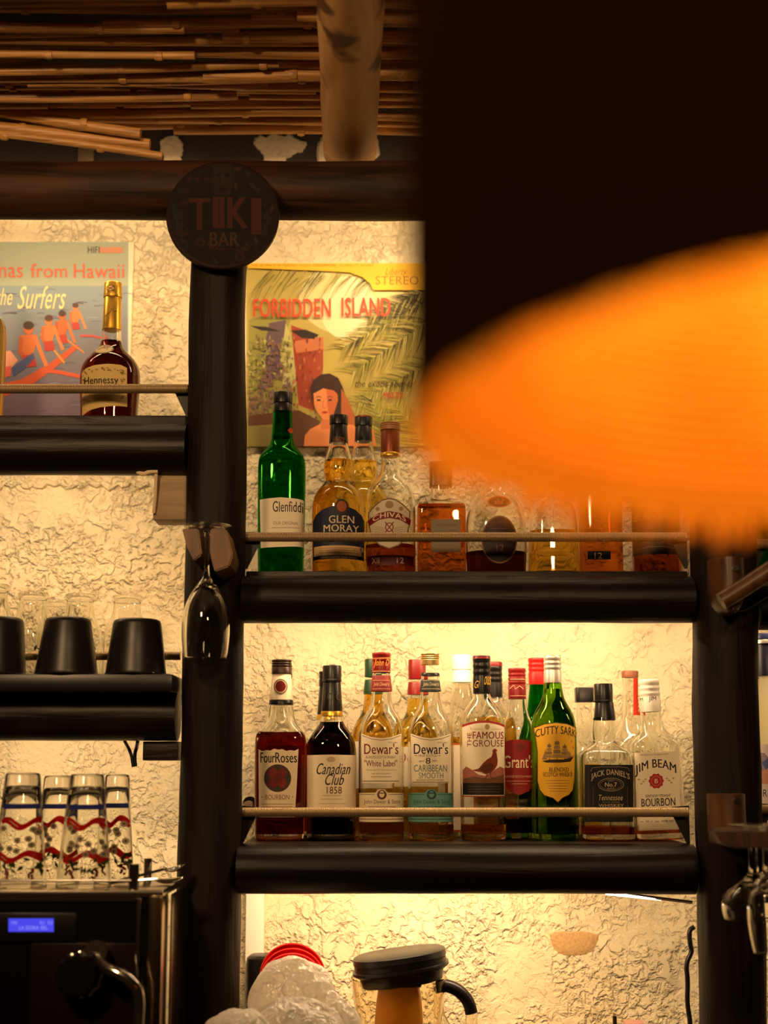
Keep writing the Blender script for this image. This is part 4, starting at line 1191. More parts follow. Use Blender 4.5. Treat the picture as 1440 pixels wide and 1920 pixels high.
A.poly([(6, 660), (20, 658), (34, 676), (22, 690), (18, 706), (4, 710)], (214, 150, 120)); A.poly([(4, 690), (22, 686), (20, 706), (4, 708)], (206, 92, 76)); A.poly([(22, 690), (44, 674), (62, 662), (66, 672), (44, 694), (26, 706)], (70, 80, 120))
A.text('HIFI', 165, 463, 187, 475, (84, 70, 76), .02); A.rect(188, 464, 231, 475, (210, 130, 96)); 
for i in range(9): A.rect(191 + i * 4.6, 464, 192.2 + i * 4.6, 475, (170, 160, 140))
A.text('Christ', -112, 495, -18, 521, (210, 104, 70), .02); A.text('mas', -11, 501, 43, 521, (210, 104, 70), .02); A.text('from', 58, 495, 126, 521, (210, 104, 70), .02); A.text('Hawaii', 139, 495, 233, 522, (210, 104, 70), .02)
A.text('the', -6, 541, 24, 573, (232, 214, 150), .0, .35)
A.text('Surfers', 33, 537, 124, 580, (232, 214, 150), .0, .4)
poster('surf_poster', 'blue and sage poster of paddlers at sea behind the cognac bottle', A)

A = Art()
A.rect(462, 496, 812, 838, (182, 166, 84))
# bright sky in the middle, rocks at the left, foliage bands
A.ell(660, 560, 100, 70, (214, 206, 140)); A.ell(652, 578, 52, 60, (238, 232, 180))
A.poly([(466, 600), (520, 585), (545, 600), (530, 640), (545, 690), (560, 730), (540, 838), (466, 838)], (150, 146, 70))
A.poly([(505, 606), (536, 600), (540, 640), (530, 700), (500, 720), (490, 670)], (104, 84, 92)); A.poly([(536, 606), (552, 650), (556, 720), (535, 740), (524, 690)], (196, 190, 120))
A.poly([(546, 610), (580, 622), (606, 640), (606, 690), (600, 740), (586, 770), (560, 760), (553, 690)], (160, 66, 40))
A.poly([(550, 640), (606, 632), (607, 655), (556, 662)], (200, 120, 76))
A.poly([(544, 620), (572, 618), (598, 628), (590, 636), (566, 634)], (40, 30, 24)); A.poly([(468, 611), (500, 613), (528, 622), (490, 620)], (50, 44, 40))
for i in range(260):      # mottled rock
    x, y = rnd.uniform(468, 602), rnd.uniform(630, 836)
    red = x > 550 and y < 780
    c = mixc((206, 130, 84), (120, 40, 30), rnd.random()) if red else mixc((176, 176, 96), (84, 66, 70), rnd.random())
    A.ell(x, y, rnd.uniform(1, 2.2), rnd.uniform(2, 6), c, 7)
for i in range(520):
    x, y = rnd.uniform(466, 560), rnd.uniform(640, 836)
    if x > 548 and y < 770: continue
    zone = math.sin(x * .07) + math.sin(y * .031)
    c = mixc((190, 186, 104), (120, 116, 60), rnd.random()) if zone > .2 else mixc((112, 92, 100), (150, 110, 84), rnd.random())
    A.ell(x, y, rnd.uniform(1.2, 3.4), rnd.uniform(1.5, 5), c, 7)
A.poly([(466, 780), (560, 770), (600, 790), (590, 838), (466, 838)], (96, 60, 40)); A.poly([(466, 800), (520, 796), (545, 815), (540, 838), (466, 838)], (140, 130, 70))
def frond(x0, y0, x1, y1, n, L, sp, cols, w=1.5, side=(1, -1), seed=1):
    r = random.Random(seed)
    dx, dy = x1 - x0, y1 - y0
    l = math.hypot(dx, dy)
    A.line([(x0, y0), (x1, y1)], 1.6, (120, 116, 44))
    for i in range(n):
        t = i / n
        bx, by = x0 + dx * t, y0 + dy * t
        for s in side:
            a = math.atan2(dy, dx) + s * math.radians(sp + r.uniform(-9, 9))
            ll = L * (1 - .5 * t) * r.uniform(.75, 1.15)
            mx, my = bx + math.cos(a) * ll * .5, by + math.sin(a) * ll * .5
            a2 = a + s * -.12
            A.line([(bx, by), (mx, my), (mx + math.cos(a2) * ll * .5, my + math.sin(a2) * ll * .5 + 3)], w * r.uniform(.7, 1.5), r.choice(cols), taper=True)
GC = [(128, 132, 44), (92, 96, 36), (176, 170, 80), (66, 64, 30), (150, 146, 56), (196, 186, 104)]
DC = [(60, 58, 28), (96, 96, 40), (150, 140, 70), (40, 36, 22), (176, 160, 96)]
for k in range(75):       # top grass-like leaves leaning
    x = rnd.uniform(462, 700)
    A.line([(x + 30, 508 + rnd.uniform(-2, 16)), (x + 8, 540), (x - 8, 566 + rnd.uniform(-10, 12))], rnd.uniform(.8, 1.9), rnd.choice(DC + GC), taper=True)
frond(812, 560, 640, 655, 46, 66, 38, GC + DC, 2.0, (1, -1), 4)
frond(812, 600, 660, 700, 40, 70, 42, GC + DC, 2.0, (1, -1), 5)
frond(812, 676, 668, 760, 40, 60, 45, GC, 1.7, (1, -1), 6)
frond(812, 540, 690, 600, 36, 50, 40, DC, 1.8, (1, -1), 7)
frond(740, 838, 690, 740, 30, 60, 40, GC, 1.8, (1, -1), 8)
frond(800, 838, 740, 760, 30, 60, 50, [(176, 160, 50), (150, 130, 40), (200, 186, 80)], 1.8, (1, -1), 9)
A.poly([(466, 496), (812, 496), (812, 546), (700, 546), (694, 534), (680, 522), (655, 513), (600, 510), (466, 505)], (236, 186, 40))
# a plain dark-haired figure at the foot of the picture
H = (52, 28, 22)
A.poly([(582, 730), (588, 714), (602, 704), (618, 702), (634, 710), (642, 726), (648, 746), (656, 770), (662, 800), (655, 838), (620, 838), (618, 780), (590, 760), (585, 748)], H)
A.poly([(640, 730), (652, 750), (664, 780), (666, 815), (650, 830), (640, 790)], (176, 96, 50))
A.poly([(570, 838), (572, 818), (582, 806), (600, 797), (622, 790), (650, 796), (700, 806), (706, 838)], (226, 140, 84))
A.poly([(604, 770), (626, 768), (628, 806), (602, 806)], (206, 116, 66))
A.poly([(588, 738), (592, 728), (612, 724), (632, 732), (634, 752), (628, 772), (618, 788), (608, 789), (596, 776), (589, 760)], (222, 138, 84))
A.poly([(612, 726), (632, 732), (634, 752), (628, 772), (618, 788), (614, 760)], (198, 104, 60))
A.poly([(586, 740), (592, 722), (614, 716), (634, 728), (637, 744), (626, 734), (606, 730), (592, 738)], H)
for ex in (598, 619): A.ell(ex, 752, 4, 1.9, (60, 34, 28), 12); A.line([(ex - 5, 747), (ex, 745), (ex + 5, 747)], 1.3, H)
A.line([(607, 752), (605, 765), (609, 767)], 1.1, (176, 86, 50)); A.ell(609, 775, 5.5, 2.2, (170, 40, 36), 12)
A.text('THE ULTIMATE IN TRANSISTORIZED', 472, 497.5, 584, 502, (150, 100, 30), 0); A.text('STEREOPHONIC', 587, 497.5, 632, 502, (170, 60, 30), 0); A.text('HI-FIDELITY SOUND', 637, 497.5, 700, 502, (150, 100, 30), 0)
A.text('STEREO', 704, 520, 786, 536, (156, 112, 36), .0); A.text('Liberty', 722, 505, 764, 522, (160, 116, 36), 0, .4)
A.text('FORBIDDEN', 476, 562, 620, 597, (206, 70, 42), .03); A.text('ISLAND', 641, 560, 732, 595, (206, 70, 42), .03)
A.text('the exotic sounds', 666, 715, 775, 727, (26, 22, 18), .01, .35); A.text('MARTIN', 720, 737, 756, 749, (190, 60, 36), .02)
poster('palm_poster', 'yellow-green poster of palms, rocks and a dark-haired woman behind the upper bottles', A)

# ------------------------------------------------------------------ round sign on the beam
SY = 2.278
t = thing('round_sign', 'round dark painted sign reading TIKI BAR hung on the beam above the left post', 'sign', W(417, 502, SY))
bm = bmesh.new()
c = W(417, 402, SY); r = M(106, 402, SY)
prof = [(0, r - .003), (.0015, r), (.011, r), (.0125, r - .002)]
rings = [[Vector((c.x + q * math.cos(2 * math.pi * k / 64), SY + d, c.z + q * math.sin(2 * math.pi * k / 64))) for k in range(64)] for d, q in prof]
skin(bm, rings)
obj('sign_disc', bm, mat('dark_sign_rim', (36, 16, 11), .6, spec=.2), t)
bm = bmesh.new()
tube(bm, [(c.x, SY + .012, c.z + .03), (c.x, LOG_Y - hr + .006, c.z + .03)], .012, 12)
obj('sign_fixing', bm, DARKMETAL, t)
A = Art()
A.ell(417, 402, 101, 96, (18, 7, 5), 48)
rs = random.Random(3)
for k in range(46):
    a = k * 2.399
    q = 60 + 34 * rs.random()
    x, y = 417 + q * math.cos(a), 402 + q * .95 * math.sin(a)
    c3 = rs.choice(((36, 9, 7), (21, 27, 14), (45, 25, 11), (13, 22, 23), (32, 27, 14), (42, 11, 14)))
    d = rs.uniform(0, 3.1)
    A.poly([(x + 10 * math.cos(d), y + 10 * math.sin(d)), (x + 4 * math.cos(d + 1.5), y + 4 * math.sin(d + 1.5)), (x - 10 * math.cos(d), y - 10 * math.sin(d)), (x + 4 * math.cos(d - 1.5), y + 4 * math.sin(d - 1.5))], c3)
A.poly([(400, 308), (434, 308), (438, 345), (432, 366), (403, 366), (397, 345)], (32, 16, 9))
A.ell(409, 328, 5, 3, (11, 5, 4), 12); A.ell(426, 328, 5, 3, (11, 5, 4), 12); A.rect(415, 330, 420, 346, (45, 23, 13)); A.ell(418, 355, 10, 4, (18, 5, 4), 14)
for sx in (-1, 1):
    A.poly([(417 + sx * 74, 400), (417 + sx * 88, 396), (417 + sx * 86, 440), (417 + sx * 74, 446)], (30, 21, 13)); A.ell(417 + sx * 80, 415, 3, 3, (11, 5, 4), 10); A.ell(417 + sx * 80, 432, 5, 2, (45, 14, 9), 10)
A.rect(355, 368, 494, 432, (13, 4, 3))
for ch, x0, x1, y0, y1 in (('T', 356, 392, 372, 432), ('K', 428, 464, 370, 428), ('I', 473, 488, 372, 440)): A.text(ch, x0, y0, x1, y1, (59, 25, 13), .06)
A.rect(399, 370, 421, 428, (59, 25, 13), 't'); A.rect(409.4, 373, 410.8, 425, (28, 12, 8), 't')
A.text('BAR', 394, 436, 448, 462, (59, 36, 23), .05)
A.ring(376, 455, 8, 8, 3, (45, 18, 11)); A.line([(395, 468), (448, 468)], 2, (42, 14, 11)); A.ring(450, 483, 9, 8, 3, (45, 18, 14))
A.build(t, flat(SY), 'painted_face', None, .0004, print_mat('sign_paint', .8), .00001)

# ------------------------------------------------------------------ the lampshade close to the lens
LC, LR, LTY = Vector((.2285, .571, CAM_Z + .1257)), .22, -.0493
t = thing('pendant_lampshade', 'large black drum lampshade with a glowing orange woven lining hanging close by', 'lamp', LC)
tl = math.atan(LTY)
Rm = Matrix.Rotation(tl, 4, 'X')
def lampring(z, r, n=96): return [LC + Rm @ Vector((r * math.cos(2 * math.pi * k / n), r * math.sin(2 * math.pi * k / n), z)) for k in range(n)]
H_ = .36
bm = bmesh.new()
def rimring(r, z=.002, n=96):
    """the worn lower rim: higher on the far side, where the fringe is long"""
    return [LC + Rm @ Vector((r * math.cos(2 * math.pi * k / n), r * math.sin(2 * math.pi * k / n), z + .007 * (1 + math.sin(2 * math.pi * k / n)))) for k in range(n)]
skin(bm, [rimring(LR), lampring(.12, LR), lampring(.24, LR), lampring(H_, LR), lampring(H_, LR - .002), rimring(LR - .002)], False, False)
obj('shade', bm, mat('black_shade_cloth', (24, 10, 3), .9, bump=.3, bscale=200, spec=0), t, smooth=60)
bm = bmesh.new()
rows = 60
rings = []
rings.append(rimring(LR - .004))
for i in range(8, rows * 2 + 1):
    z = .002 + (H_ - .004) * i / (rows * 2)
    rings.append(lampring(z, LR - .004 - (.0022 if i % 2 else 0)))
skin(bm, rings, False, False, True)
LINING = mat('orange_woven_lining', (255, 188, 50), .7, var=.10, bscale=16)
obj('lining', bm, LINING, t, smooth=60)
bm = bmesh.new()
rf = random.Random(8)
for i in range(520):                      # uneven raffia fringe round the rim
    a = rf.uniform(0, 2 * math.pi)
    far = .5 * (1 + math.sin(a))
    ln = (.006 + .015 * far) * rf.uniform(.15, 1)
    r = LR - .003 + rf.uniform(-.0015, .0015)
    z1 = .004 + .014 * far
    w = rf.uniform(.0011, .0018)
    def at_(da, z): return LC + Rm @ Vector((r * math.cos(a + da / r), r * math.sin(a + da / r), z))
    s_ = rf.uniform(-.004, .004)
    ps = [at_(-w, z1), at_(w, z1), at_(w * .6 + s_, z1 - ln), at_(-w * .6 + s_, z1 - ln)]
    n_ = Vector((math.cos(a), math.sin(a), 0)) * .0004
    skin(bm, [[p - n_ for p in ps], [p + n_ for p in ps]])
obj('fringe', bm, LINING, t, smooth=None)
bm = bmesh.new()
for a in (0, 60, 120):
    d = Vector((math.cos(math.radians(a)), math.sin(math.radians(a)), 0)) * (LR - .003)
    tube(bm, [LC + Rm @ (Vector((0, 0, .33)) - d), LC + Rm @ (Vector((0, 0, .33)) + d)], .0025, 8)
tube(bm, [LC + Vector((0, .0, .33)), LC + Vector((0, 0, 1.19))], .004, 8)
tube(bm, [LC + Rm @ Vector((0, 0, .27)), LC + Rm @ Vector((0, 0, .345))], .02, 16)
obj('frame_and_cord', bm, BLACKPL, t)
bm = bmesh.new()
bmesh.ops.create_uvsphere(bm, u_segments=24, v_segments=16, radius=.03)
for v in bm.verts: v.co = LC + Rm @ Vector((v.co.x, v.co.y, v.co.z * 1.2 + .24))
obj('bulb', bm, emitter('lamp_bulb', (1, .60, .24), 52.0), t)
bm = bmesh.new()
for sx in (-1, 1): box(bm, -1.9, 1.9, .9, .96, 2.5, 2.56) if sx == 1 else None
bm.free()

# ------------------------------------------------------------------ small glassware
def revolve_glass(name, label, cat, cx, Y, prof, wall_px=2.0, base_open=True, group=None, material=None, segs=48, inner=None):
    """upside-down or upright vessel; prof (py, halfwidth) from top to bottom of the outside; inner the same for the cavity"""
    x = X(cx, (prof[0][0] + prof[-1][0]) / 2, Y)
    lo = max(p[0] for p in prof)
    t = thing(name, label, cat, (x, Y, Z(lo, Y)), group)
    return t, x
def closed_profile(name, pts, x, Y, material, parent, it=2, segs=48):
    """pts: closed half section [(py, hw)] starting and ending on the axis"""
    p = chaikin(pts, it)
    bm = bmesh.new()
    rings = [ringpts(x, Y, Z(py, Y), max(M(hw, py, Y), 2e-5), max(M(hw, py, Y), 2e-5), 2, segs) for py, hw in p]
    skin(bm, rings)
    return obj(name, bm, material, parent, smooth=60)
# flute hanging by its foot
FY = 2.25
t, x = revolve_glass('champagne_flute', 'empty flute glass hanging upside down in front of the left post', 'glass', 387, FY, [(986, 45), (1235, 40)])
closed_profile('bowl', [(983, .01), (983, 20), (984, 40), (986, 45.5), (989, 45), (991, 30), (994, 9), (1004, 5.5), (1040, 4.2), (1068, 4.4), (1082, 7), (1092, 14), (1108, 26), (1130, 38), (1158, 44.5), (1185, 45.5), (1212, 43.5), (1234, 40.5), (1235.5, 39.6), (1234, 38.8), (1212, 41.6), (1185, 43.6), (1158, 42.6), (1132, 36.2), (1112, 24), (1101, 13), (1097, .01)], x, FY, CLEAR, t)
def rack(label, blk, arms, Y0, Y1, m, cat='glass rack', screw=None):
    px0, py0, px1, py1 = blk
    p, q = W(px0, py0, Y1), W(px1, py1, Y1)
    t = thing('glass_rack', label, cat, ((p.x + q.x) / 2, Y1, q.z))
    return t, p, q
# its wooden rack: two arms with a slot between them
t = thing('glass_rack', 'small pale wooden rack arms holding the flute by its foot', 'glass rack', W(390, 1060, 2.28))
for name, pts in (('rack_arm', [(341, 991), (372, 991), (379, 1040), (363, 1052), (349, 1022)]), ('rack_arm', [(394, 991), (424, 991), (437, 1040), (430, 1062), (402, 1072), (393, 1034)])):
    bm = bmesh.new()
    skin(bm, [[W(x_, y_, 2.215) for x_, y_ in pts], [W(x_, y_, 2.215) + Vector((0, .1, .0)) for x_, y_ in pts]])
    bmesh.ops.bevel(bm, geom=bm.edges[:], offset=.002, segments=2, affect='EDGES')
    obj(name, bm, wood('worn_peg_wood', (84, 54, 22), (126, 84, 38), (40, 40, 6), .5, .3), t)
# lower right rack with two glasses
RY = 2.225
t = thing('glass_rack', 'brown wooden rack with a screwed half-round block holding two hanging glasses', 'glass rack', W(1390, 1590, RY))
def halfround(px0, px1, py0, py1, Y, rnd_bottom=False):
    bm = bmesh.new()
    a, b = W(px0, py0, Y), W(px1, py1, Y)
    cx, r = (a.x + b.x) / 2, (b.x - a.x) / 2
    pts = [(cx + r * math.cos(math.pi + math.pi * k / 16), Y + .05 + .05 * math.sin(math.pi + math.pi * k / 16)) for k in range(17)]
    if not rnd_bottom:
        skin(bm, [[Vector((x_, y_, z)) for x_, y_ in pts] for z in (b.z, a.z)])
    else:
        rings = []
        for i in range(9):
            f = i / 8
            z = b.z + (a.z - b.z) * .45 * f
            k = math.sqrt(max(0.02, 1 - (1 - f) ** 2))
            rings.append([Vector((cx + (x_ - cx) * k, y_, z)) for x_, y_ in pts])
        rings.append([Vector((x_, y_, a.z)) for x_, y_ in pts])
        skin(bm, rings)
    return bm
RACKWOOD = wood('varnished_brown_wood', (50, 30, 15), (98, 62, 34), (40, 40, 6), .4, .3)
obj('rack_block', halfround(1338, 1412, 1489, 1562, RY), RACKWOOD, t, smooth=50)
for Y0_, Y1_, pts in ((2.035, 2.074, [(1340, 1559), (1560, 1559), (1560, 1590), (1374, 1590), (1352, 1580)]), (2.096, 2.150, [(1346, 1556), (1560, 1556), (1560, 1580), (1372, 1580)]), (2.182, 2.224, [(1350, 1553), (1560, 1553), (1560, 1574), (1366, 1574)])):
    bm = bmesh.new()
    skin(bm, [[W(x_, y_, Y0_) for x_, y_ in pts], [W(x_, y_, Y0_) + Vector((0, Y1_ - Y0_, 0)) for x_, y_ in pts]])
    bmesh.ops.bevel(bm, geom=bm.edges[:], offset=.0015, segments=2, affect='EDGES')
    obj('rack_arm', bm, RACKWOOD, t)
bm = bmesh.new()
p, q = W(1346, 1560, 2.16), W(1368, 1578, 2.16)
box(bm, p.x, q.x, 2.05, 2.224, q.z - .004, p.z - .002, .002)
obj('arm_joint', bm, RACKWOOD, t)
def screw(px, py, Y, parent):
    bm = bmesh.new()
    c = W(px, py, Y)
    tube(bm, [c, c + Vector((0, .006, 0))], .0045, 16)
    obj('screw', bm, CHROME, parent)
screw(1382, 1501, RY - .003, t)
t2, x = revolve_glass('coupe_glass', 'wide coupe glass hanging upside down beside the right post', 'glass', 1413, 2.165, [(1537, 45), (1732, 60)])
closed_profile('bowl', [(1545, .01), (1544, 20), (1543, 40), (1545, 45.5), (1547, 45), (1549, 28), (1553, 12), (1566, 8.5), (1600, 8.2), (1630, 9), (1643, 14), (1652, 26), (1662, 42), (1674, 55), (1690, 61), (1706, 61.5), (1722, 58), (1724, 57), (1722, 56.4), (1706, 59.4), (1690, 58.8), (1676, 52.5), (1665, 39), (1657, 22), (1654, .01)], x, 2.165, CLEAR, t2)
t2, x = revolve_glass('tall_glass', 'narrow stemmed glass hanging upside down in front of the coupe', 'glass', 1440, 2.085, [(1540, 40), (1788, 33)])
closed_profile('bowl', [(1548, .01), (1547, 20), (1546, 36), (1548, 40), (1550, 39), (1551, 24), (1556, 10), (1566, 7), (1600, 7), (1628, 8), (1640, 13), (1654, 25), (1676, 36), (1704, 40.5), (1735, 40), (1765, 35.5), (1786, 31.5), (1788, 30.8), (1786, 30), (1765, 33.8), (1735, 38.2), (1704, 38.6), (1678, 34), (1660, 22), (1650, .01)], x, 2.085, CLEAR, t2)
# upper right bracket with a round bar
t = thing('wooden_bracket', 'brown wooden bracket with a slanting round bar on the right post', 'bracket', W(1374, 1148, RY))
obj('bracket_block', halfround(1338, 1410, 1043, 1149, RY, True), RACKWOOD, t, smooth=50)
bm = bmesh.new()
tube(bm, smoothpath([W(1352, 1128, RY - .012), W(1400, 1098, RY - .014), W(1470, 1052, RY - .02), W(1560, 1000, RY - .03)]), M(17, 1100, RY), 16)
obj('round_bar', bm, RACKWOOD, t, smooth=60)
bm = bmesh.new()
tube(bm, [W(1368, 1146, RY - .004), W(1396, 1145, RY - .004), W(1470, 1102, RY - .01), W(1560, 1050, RY - .02)], .0014, 6)
obj('wire', bm, CHROME, t)
screw(1380, 1065, RY - .003, t)

# ------------------------------------------------------------------ black cups and jars on the left shelf
CY = 2.315
zt = Z(1266, CY)
bm = bmesh.new()
pz = Z(1300, 2.275)
box(bm, X(-260, 1280, CY), X(331, 1280, CY), 2.272, 2.43, Z(1297, 2.275), zt, .006)
obj('cup_ledge', bm, BLACKPL, s_ml)
CUP = mat('matt_black_cup', (22, 18, 16), .38)
def cup(cx, top, hw0, hw1, label):
    x = X(cx, 1215, CY)
    t = thing('black_cup', label, 'cup', (x, CY, zt), 'upturned black cups on the left shelf')
    H0 = Z(top, CY)
    a, b = M(hw0, top, CY), M(hw1, 1262, CY)
    bm = bmesh.new()
    pr = [(zt, b - .003), (zt, b), (zt + .003, b + .0008), (zt + .006, b), (zt + (H0 - zt) * .5, (a + b) / 2 + .0005), (H0 - .008, a + .0008), (H0 - .003, a - .001), (H0 - .0008, a - .005), (H0, a - .012)]
    lathe(bm, pr, x, CY, 56)
    obj('cup_body', bm, CUP, t, smooth=50)
    bm = bmesh.new()
    pts = [(x + (b + .0012) * math.cos(2 * math.pi * k / 48), CY + (b + .0012) * math.sin(2 * math.pi * k / 48), zt + .0016) for k in range(49)]
    tube(bm, pts, .0011, 6, False)
    obj('cup_rim', bm, mat('glossy_black_rim', (40, 34, 30), .12), t)
cup(-9, 1158, 50, 58, 'black cup upturned on the left shelf, cut off by the left edge')
cup(126, 1158, 42, 58, 'black cup upturned on the left shelf, middle of the three')
cup(256, 1161, 44, 56, 'black cup upturned on the left shelf, nearest the left post')
JY = 2.50
JAR = 'clear jars behind the black cups'
zj = s_ml.location.z
def jar(cx, top, s, label, Y=JY):
    zs = Z_ML
    x = X(cx, 1180, Y)
    t = thing('glass_jar', label, 'jar', (x, Y, zs), JAR)
    k = M(1, 1180, Y) * s
    H0 = Z(top, Y)
    out = [(H0, 27), (H0 - 2 * k, 29), (H0 - 9 * k, 29), (H0 - 12 * k, 25), (H0 - 24 * k, 25), (H0 - 40 * k, 29), (H0 - 62 * k, 39), (H0 - 82 * k, 43), (zs + .008, 43), (zs + .002, 42), (zs + .0002, 38)]
    inn = [(H0, 25), (H0 - 10 * k, 24), (H0 - 26 * k, 23.2), (H0 - 42 * k, 27), (H0 - 64 * k, 37), (H0 - 84 * k, 41), (zs + .010, 41), (zs + .007, 34)]
    sec = [(z, r * k) for z, r in chaikin(out[::-1], 2)] + [(z, r * k) for z, r in chaikin(inn, 2)]
    bm = bmesh.new()
    skin(bm, [ringpts(x, Y, z, max(r, 1e-5), max(r, 1e-5), 2, 48) for z, r in sec])
    obj('jar_body', bm, CLEAR, t, smooth=60)
    A = Art()
    for i, (dx, dy, rot) in enumerate(((0, 0, .6), (9, 9, 1.4), (-6, 12, .2), (4, -12, 1.0), (-9, -4, 1.9), (10, -6, .9))):
        cx_, cy_ = cx + 14 + dx * .9, 1218 + dy
        A.poly([(cx_ + 7 * math.cos(rot), cy_ + 7 * math.sin(rot)), (cx_ + 3 * math.cos(rot + 1.4), cy_ + 3 * math.sin(rot + 1.4)), (cx_ - 7 * math.cos(rot), cy_ - 7 * math.sin(rot)), (cx_ + 3 * math.cos(rot - 1.4), cy_ + 3 * math.sin(rot - 1.4))], (40, 48, 30))
    R = 43 * k
    def mp(px, py, l):
        xx = X(px, py, Y - R) - x
        u = max(-.95, min(.95, xx / (R + l)))
        return Vector((x + (R + l) * u, Y - (R + l) * math.sqrt(1 - u * u), Z(py, Y - R)))
    A.build(t, mp, 'leaf_print', 4)
jar(-16, 1097, 1.08, 'clear glass jar behind the cups, cut off by the left edge', 2.463)
jar(60, 1112, 1.0, 'clear glass jar in the gap between the first two black cups', 2.54)
jar(149, 1115, 1.0, 'clear glass jar directly behind the middle black cup', 2.49)
jar(237, 1118, 1.0, 'clear glass jar behind the black cup nearest the left post', 2.53)
jar(104, 1126, .84, 'clear glass jar in the back row showing faintly between its two taller neighbours', 2.60)

# ------------------------------------------------------------------ coffee machine with glasses on top
MY0, MY1 = 2.12, 2.30
ztop = Z(1668, MY0)
t = thing('coffee_machine', 'black and chrome coffee machine at the lower left with a blue display', 'coffee machine', (X(60, 1900, MY0), MY0, .78))
xl, xr = X(-420, 1800, MY0), X(277, 1800, MY0)
bm = bmesh.new()
box(bm, xl, xr + .001, MY0 + .004, MY1, .80, ztop - .012, .004)
obj('body', bm, mat('black_gloss_panel', (10, 8, 8), .16), t)
bm = bmesh.new()
box(bm, xl, X(255, 1690, MY0), MY0, MY0 + .006, Z(1690, MY0) , Z(1683, MY0), .001)
box(bm, X(253, 1800, MY0), X(262, 1800, MY0), MY0 - .001, MY0 + .006, .80, Z(1683, MY0), .002)
obj('chrome_trim', bm, CHROME, t)
bm = bmesh.new()
box(bm, X(275, 1800, MY0), X(305, 1800, MY0), MY0 - .006, MY0 + .05, .80, ztop - .006, .006)
box(bm, X(308, 1800, MY0), X(312, 1800, MY0), MY0 + .05, MY1, .80, ztop - .01, .001)
obj('corner_column', bm, mat('polished_steel', (150, 130, 106), .2, 1.0), t)
bm = bmesh.new()
box(bm, xl, X(308, 1670, MY0), MY0 - .004, MY1, ztop - .010, ztop, .004)
obj('cup_tray', bm, mat('brushed_tray', (180, 168, 150), .22, 1.0), t)
bm = bmesh.new()
tube(bm, smoothpath([(X(250, 1665, MY0 + .01), MY0 + .012, ztop - .002), (X(250, 1640, MY0 + .01), MY0 + .012, ztop + M(44, 1650, MY0)), (X(250, 1640, MY0 + .01), MY0 + .012, ztop + M(46, 1650, MY0))]), [.0075] * len(smoothpath([(0, 0, 0)] * 3)), 12)
obj('rail_post', bm, CHROME, t)
bm = bmesh.new()
tube(bm, [(X(276, 1660, 2.26), 2.26, ztop - .002), (X(276, 1660, 2.26), 2.26, ztop + .034)], .006, 12)
obj('rail_post', bm, CHROME, t)
bm = bmesh.new()
tube(bm, [(xl, MY0 + .004, ztop + .012), (X(245, 1660, MY0), MY0 + .004, ztop + .012)], .0018, 8)
obj('guard_wire', bm, CHROME, t)
# display
bm = bmesh.new()
p, q = W(-20, 1712, MY0 - .001), W(142, 1765, MY0 - .001)
box(bm, p.x, q.x, MY0 - .002, MY0 + .006, q.z, p.z, .002)
obj('display_bezel', bm, BLACKPL, t)
A = Art()
A.rect(16, 1722, 101, 1747, (70, 70, 240))
A.text('ON', 21, 1727, 32, 1733, (150, 150, 255), .02); A.text('01 32', 75, 1727, 99, 1733, (150, 150, 255), .02); A.text('LA DORA SRL.', 36, 1736, 91, 1743, (150, 150, 255), .02)
lcd, tt, bb, N, L = nt('lit_blue_display')
at = N.new('ShaderNodeAttribute'); at.attribute_name = 'Col'
L.new(at.outputs['Color'], bb.inputs['Emission Color']); bb.inputs['Emission Strength'].default_value = .95; bb.inputs['Base Color'].default_value = (.01, .01, .02, 1)
A.build(t, flat(MY0 - .002), 'display', None, .0006, lcd)
# brown reflection panel, knob, steam pipe
bm = bmesh.new()
c = W(143, 1832, MY0 - .05)
R = M(40, 1832, MY0 - .05)
n = 72
rings = []
for d, f in ((0, .80), (.004, .97), (.010, 1.0), (.030, 1.0), (.034, .9)):
    rings.append([Vector((c.x + R * f * (1 + .045 * math.cos(12 * 2 * math.pi * k / n)) * math.cos(2 * math.pi * k / n), c.y + d, c.z + R * f * (1 + .045 * math.cos(12 * 2 * math.pi * k / n)) * math.sin(2 * math.pi * k / n))) for k in range(n)])
skin(bm, rings)
obj('steam_knob', bm, mat('black_knob', (16, 13, 12), .22), t)
bm = bmesh.new()
tube(bm, [c + Vector((R * 1.0 * (1 + .045 * math.cos(12 * 2 * math.pi * k / n)) * math.cos(2 * math.pi * k / n), .022, R * 1.0 * (1 + .045 * math.cos(12 * 2 * math.pi * k / n)) * math.sin(2 * math.pi * k / n))) for k in range(n + 1)], .0022, 8, False)
obj('knob_rim', bm, CHROME, t, smooth=70)
bm = bmesh.new()
tube(bm, [c + Vector((0, .034, 0)), c + Vector((0, .056, 0))], R * .55, 24)
obj('knob_stem', bm, CHROME, t)
bm = bmesh.new()
pth = smoothpath([W(170, 1790, MY0 + .004), W(175, 1790, MY0 - .03), W(196, 1815, MY0 - .045), W(225, 1826, MY0 - .05), W(252, 1845, MY0 - .052), W(262, 1870, MY0 - .052), W(258, 1920, MY0 - .05), W(254, 2030, MY0 - .045)])
tube(bm, pth, [M(13, 1820, MY0)] * 8 + [M(11, 1820, MY0)] * (len(pth) - 8), 20)
obj('steam_pipe', bm, CHROME, t, smooth=70)
bm = bmesh.new()
tube(bm, [W(180, 1788, MY0 + .004), W(180, 1784, MY0 - .03)], [M(24, 1790, MY0), M(21, 1790, MY0)], 24)
obj('pipe_collar', bm, CHROME, t)
bm = bmesh.new()
p, q = W(56, 1768, MY0), W(258, 1990, MY0)
box(bm, p.x, q.x, MY0 + .001, MY0 + .008, q.z, p.z, .003)
obj('front_reflection_plate', bm, mat('brown_reflection_tint', (34, 20, 12), .3, .5), t)  # brown reflections on the black front put into this plate's colour

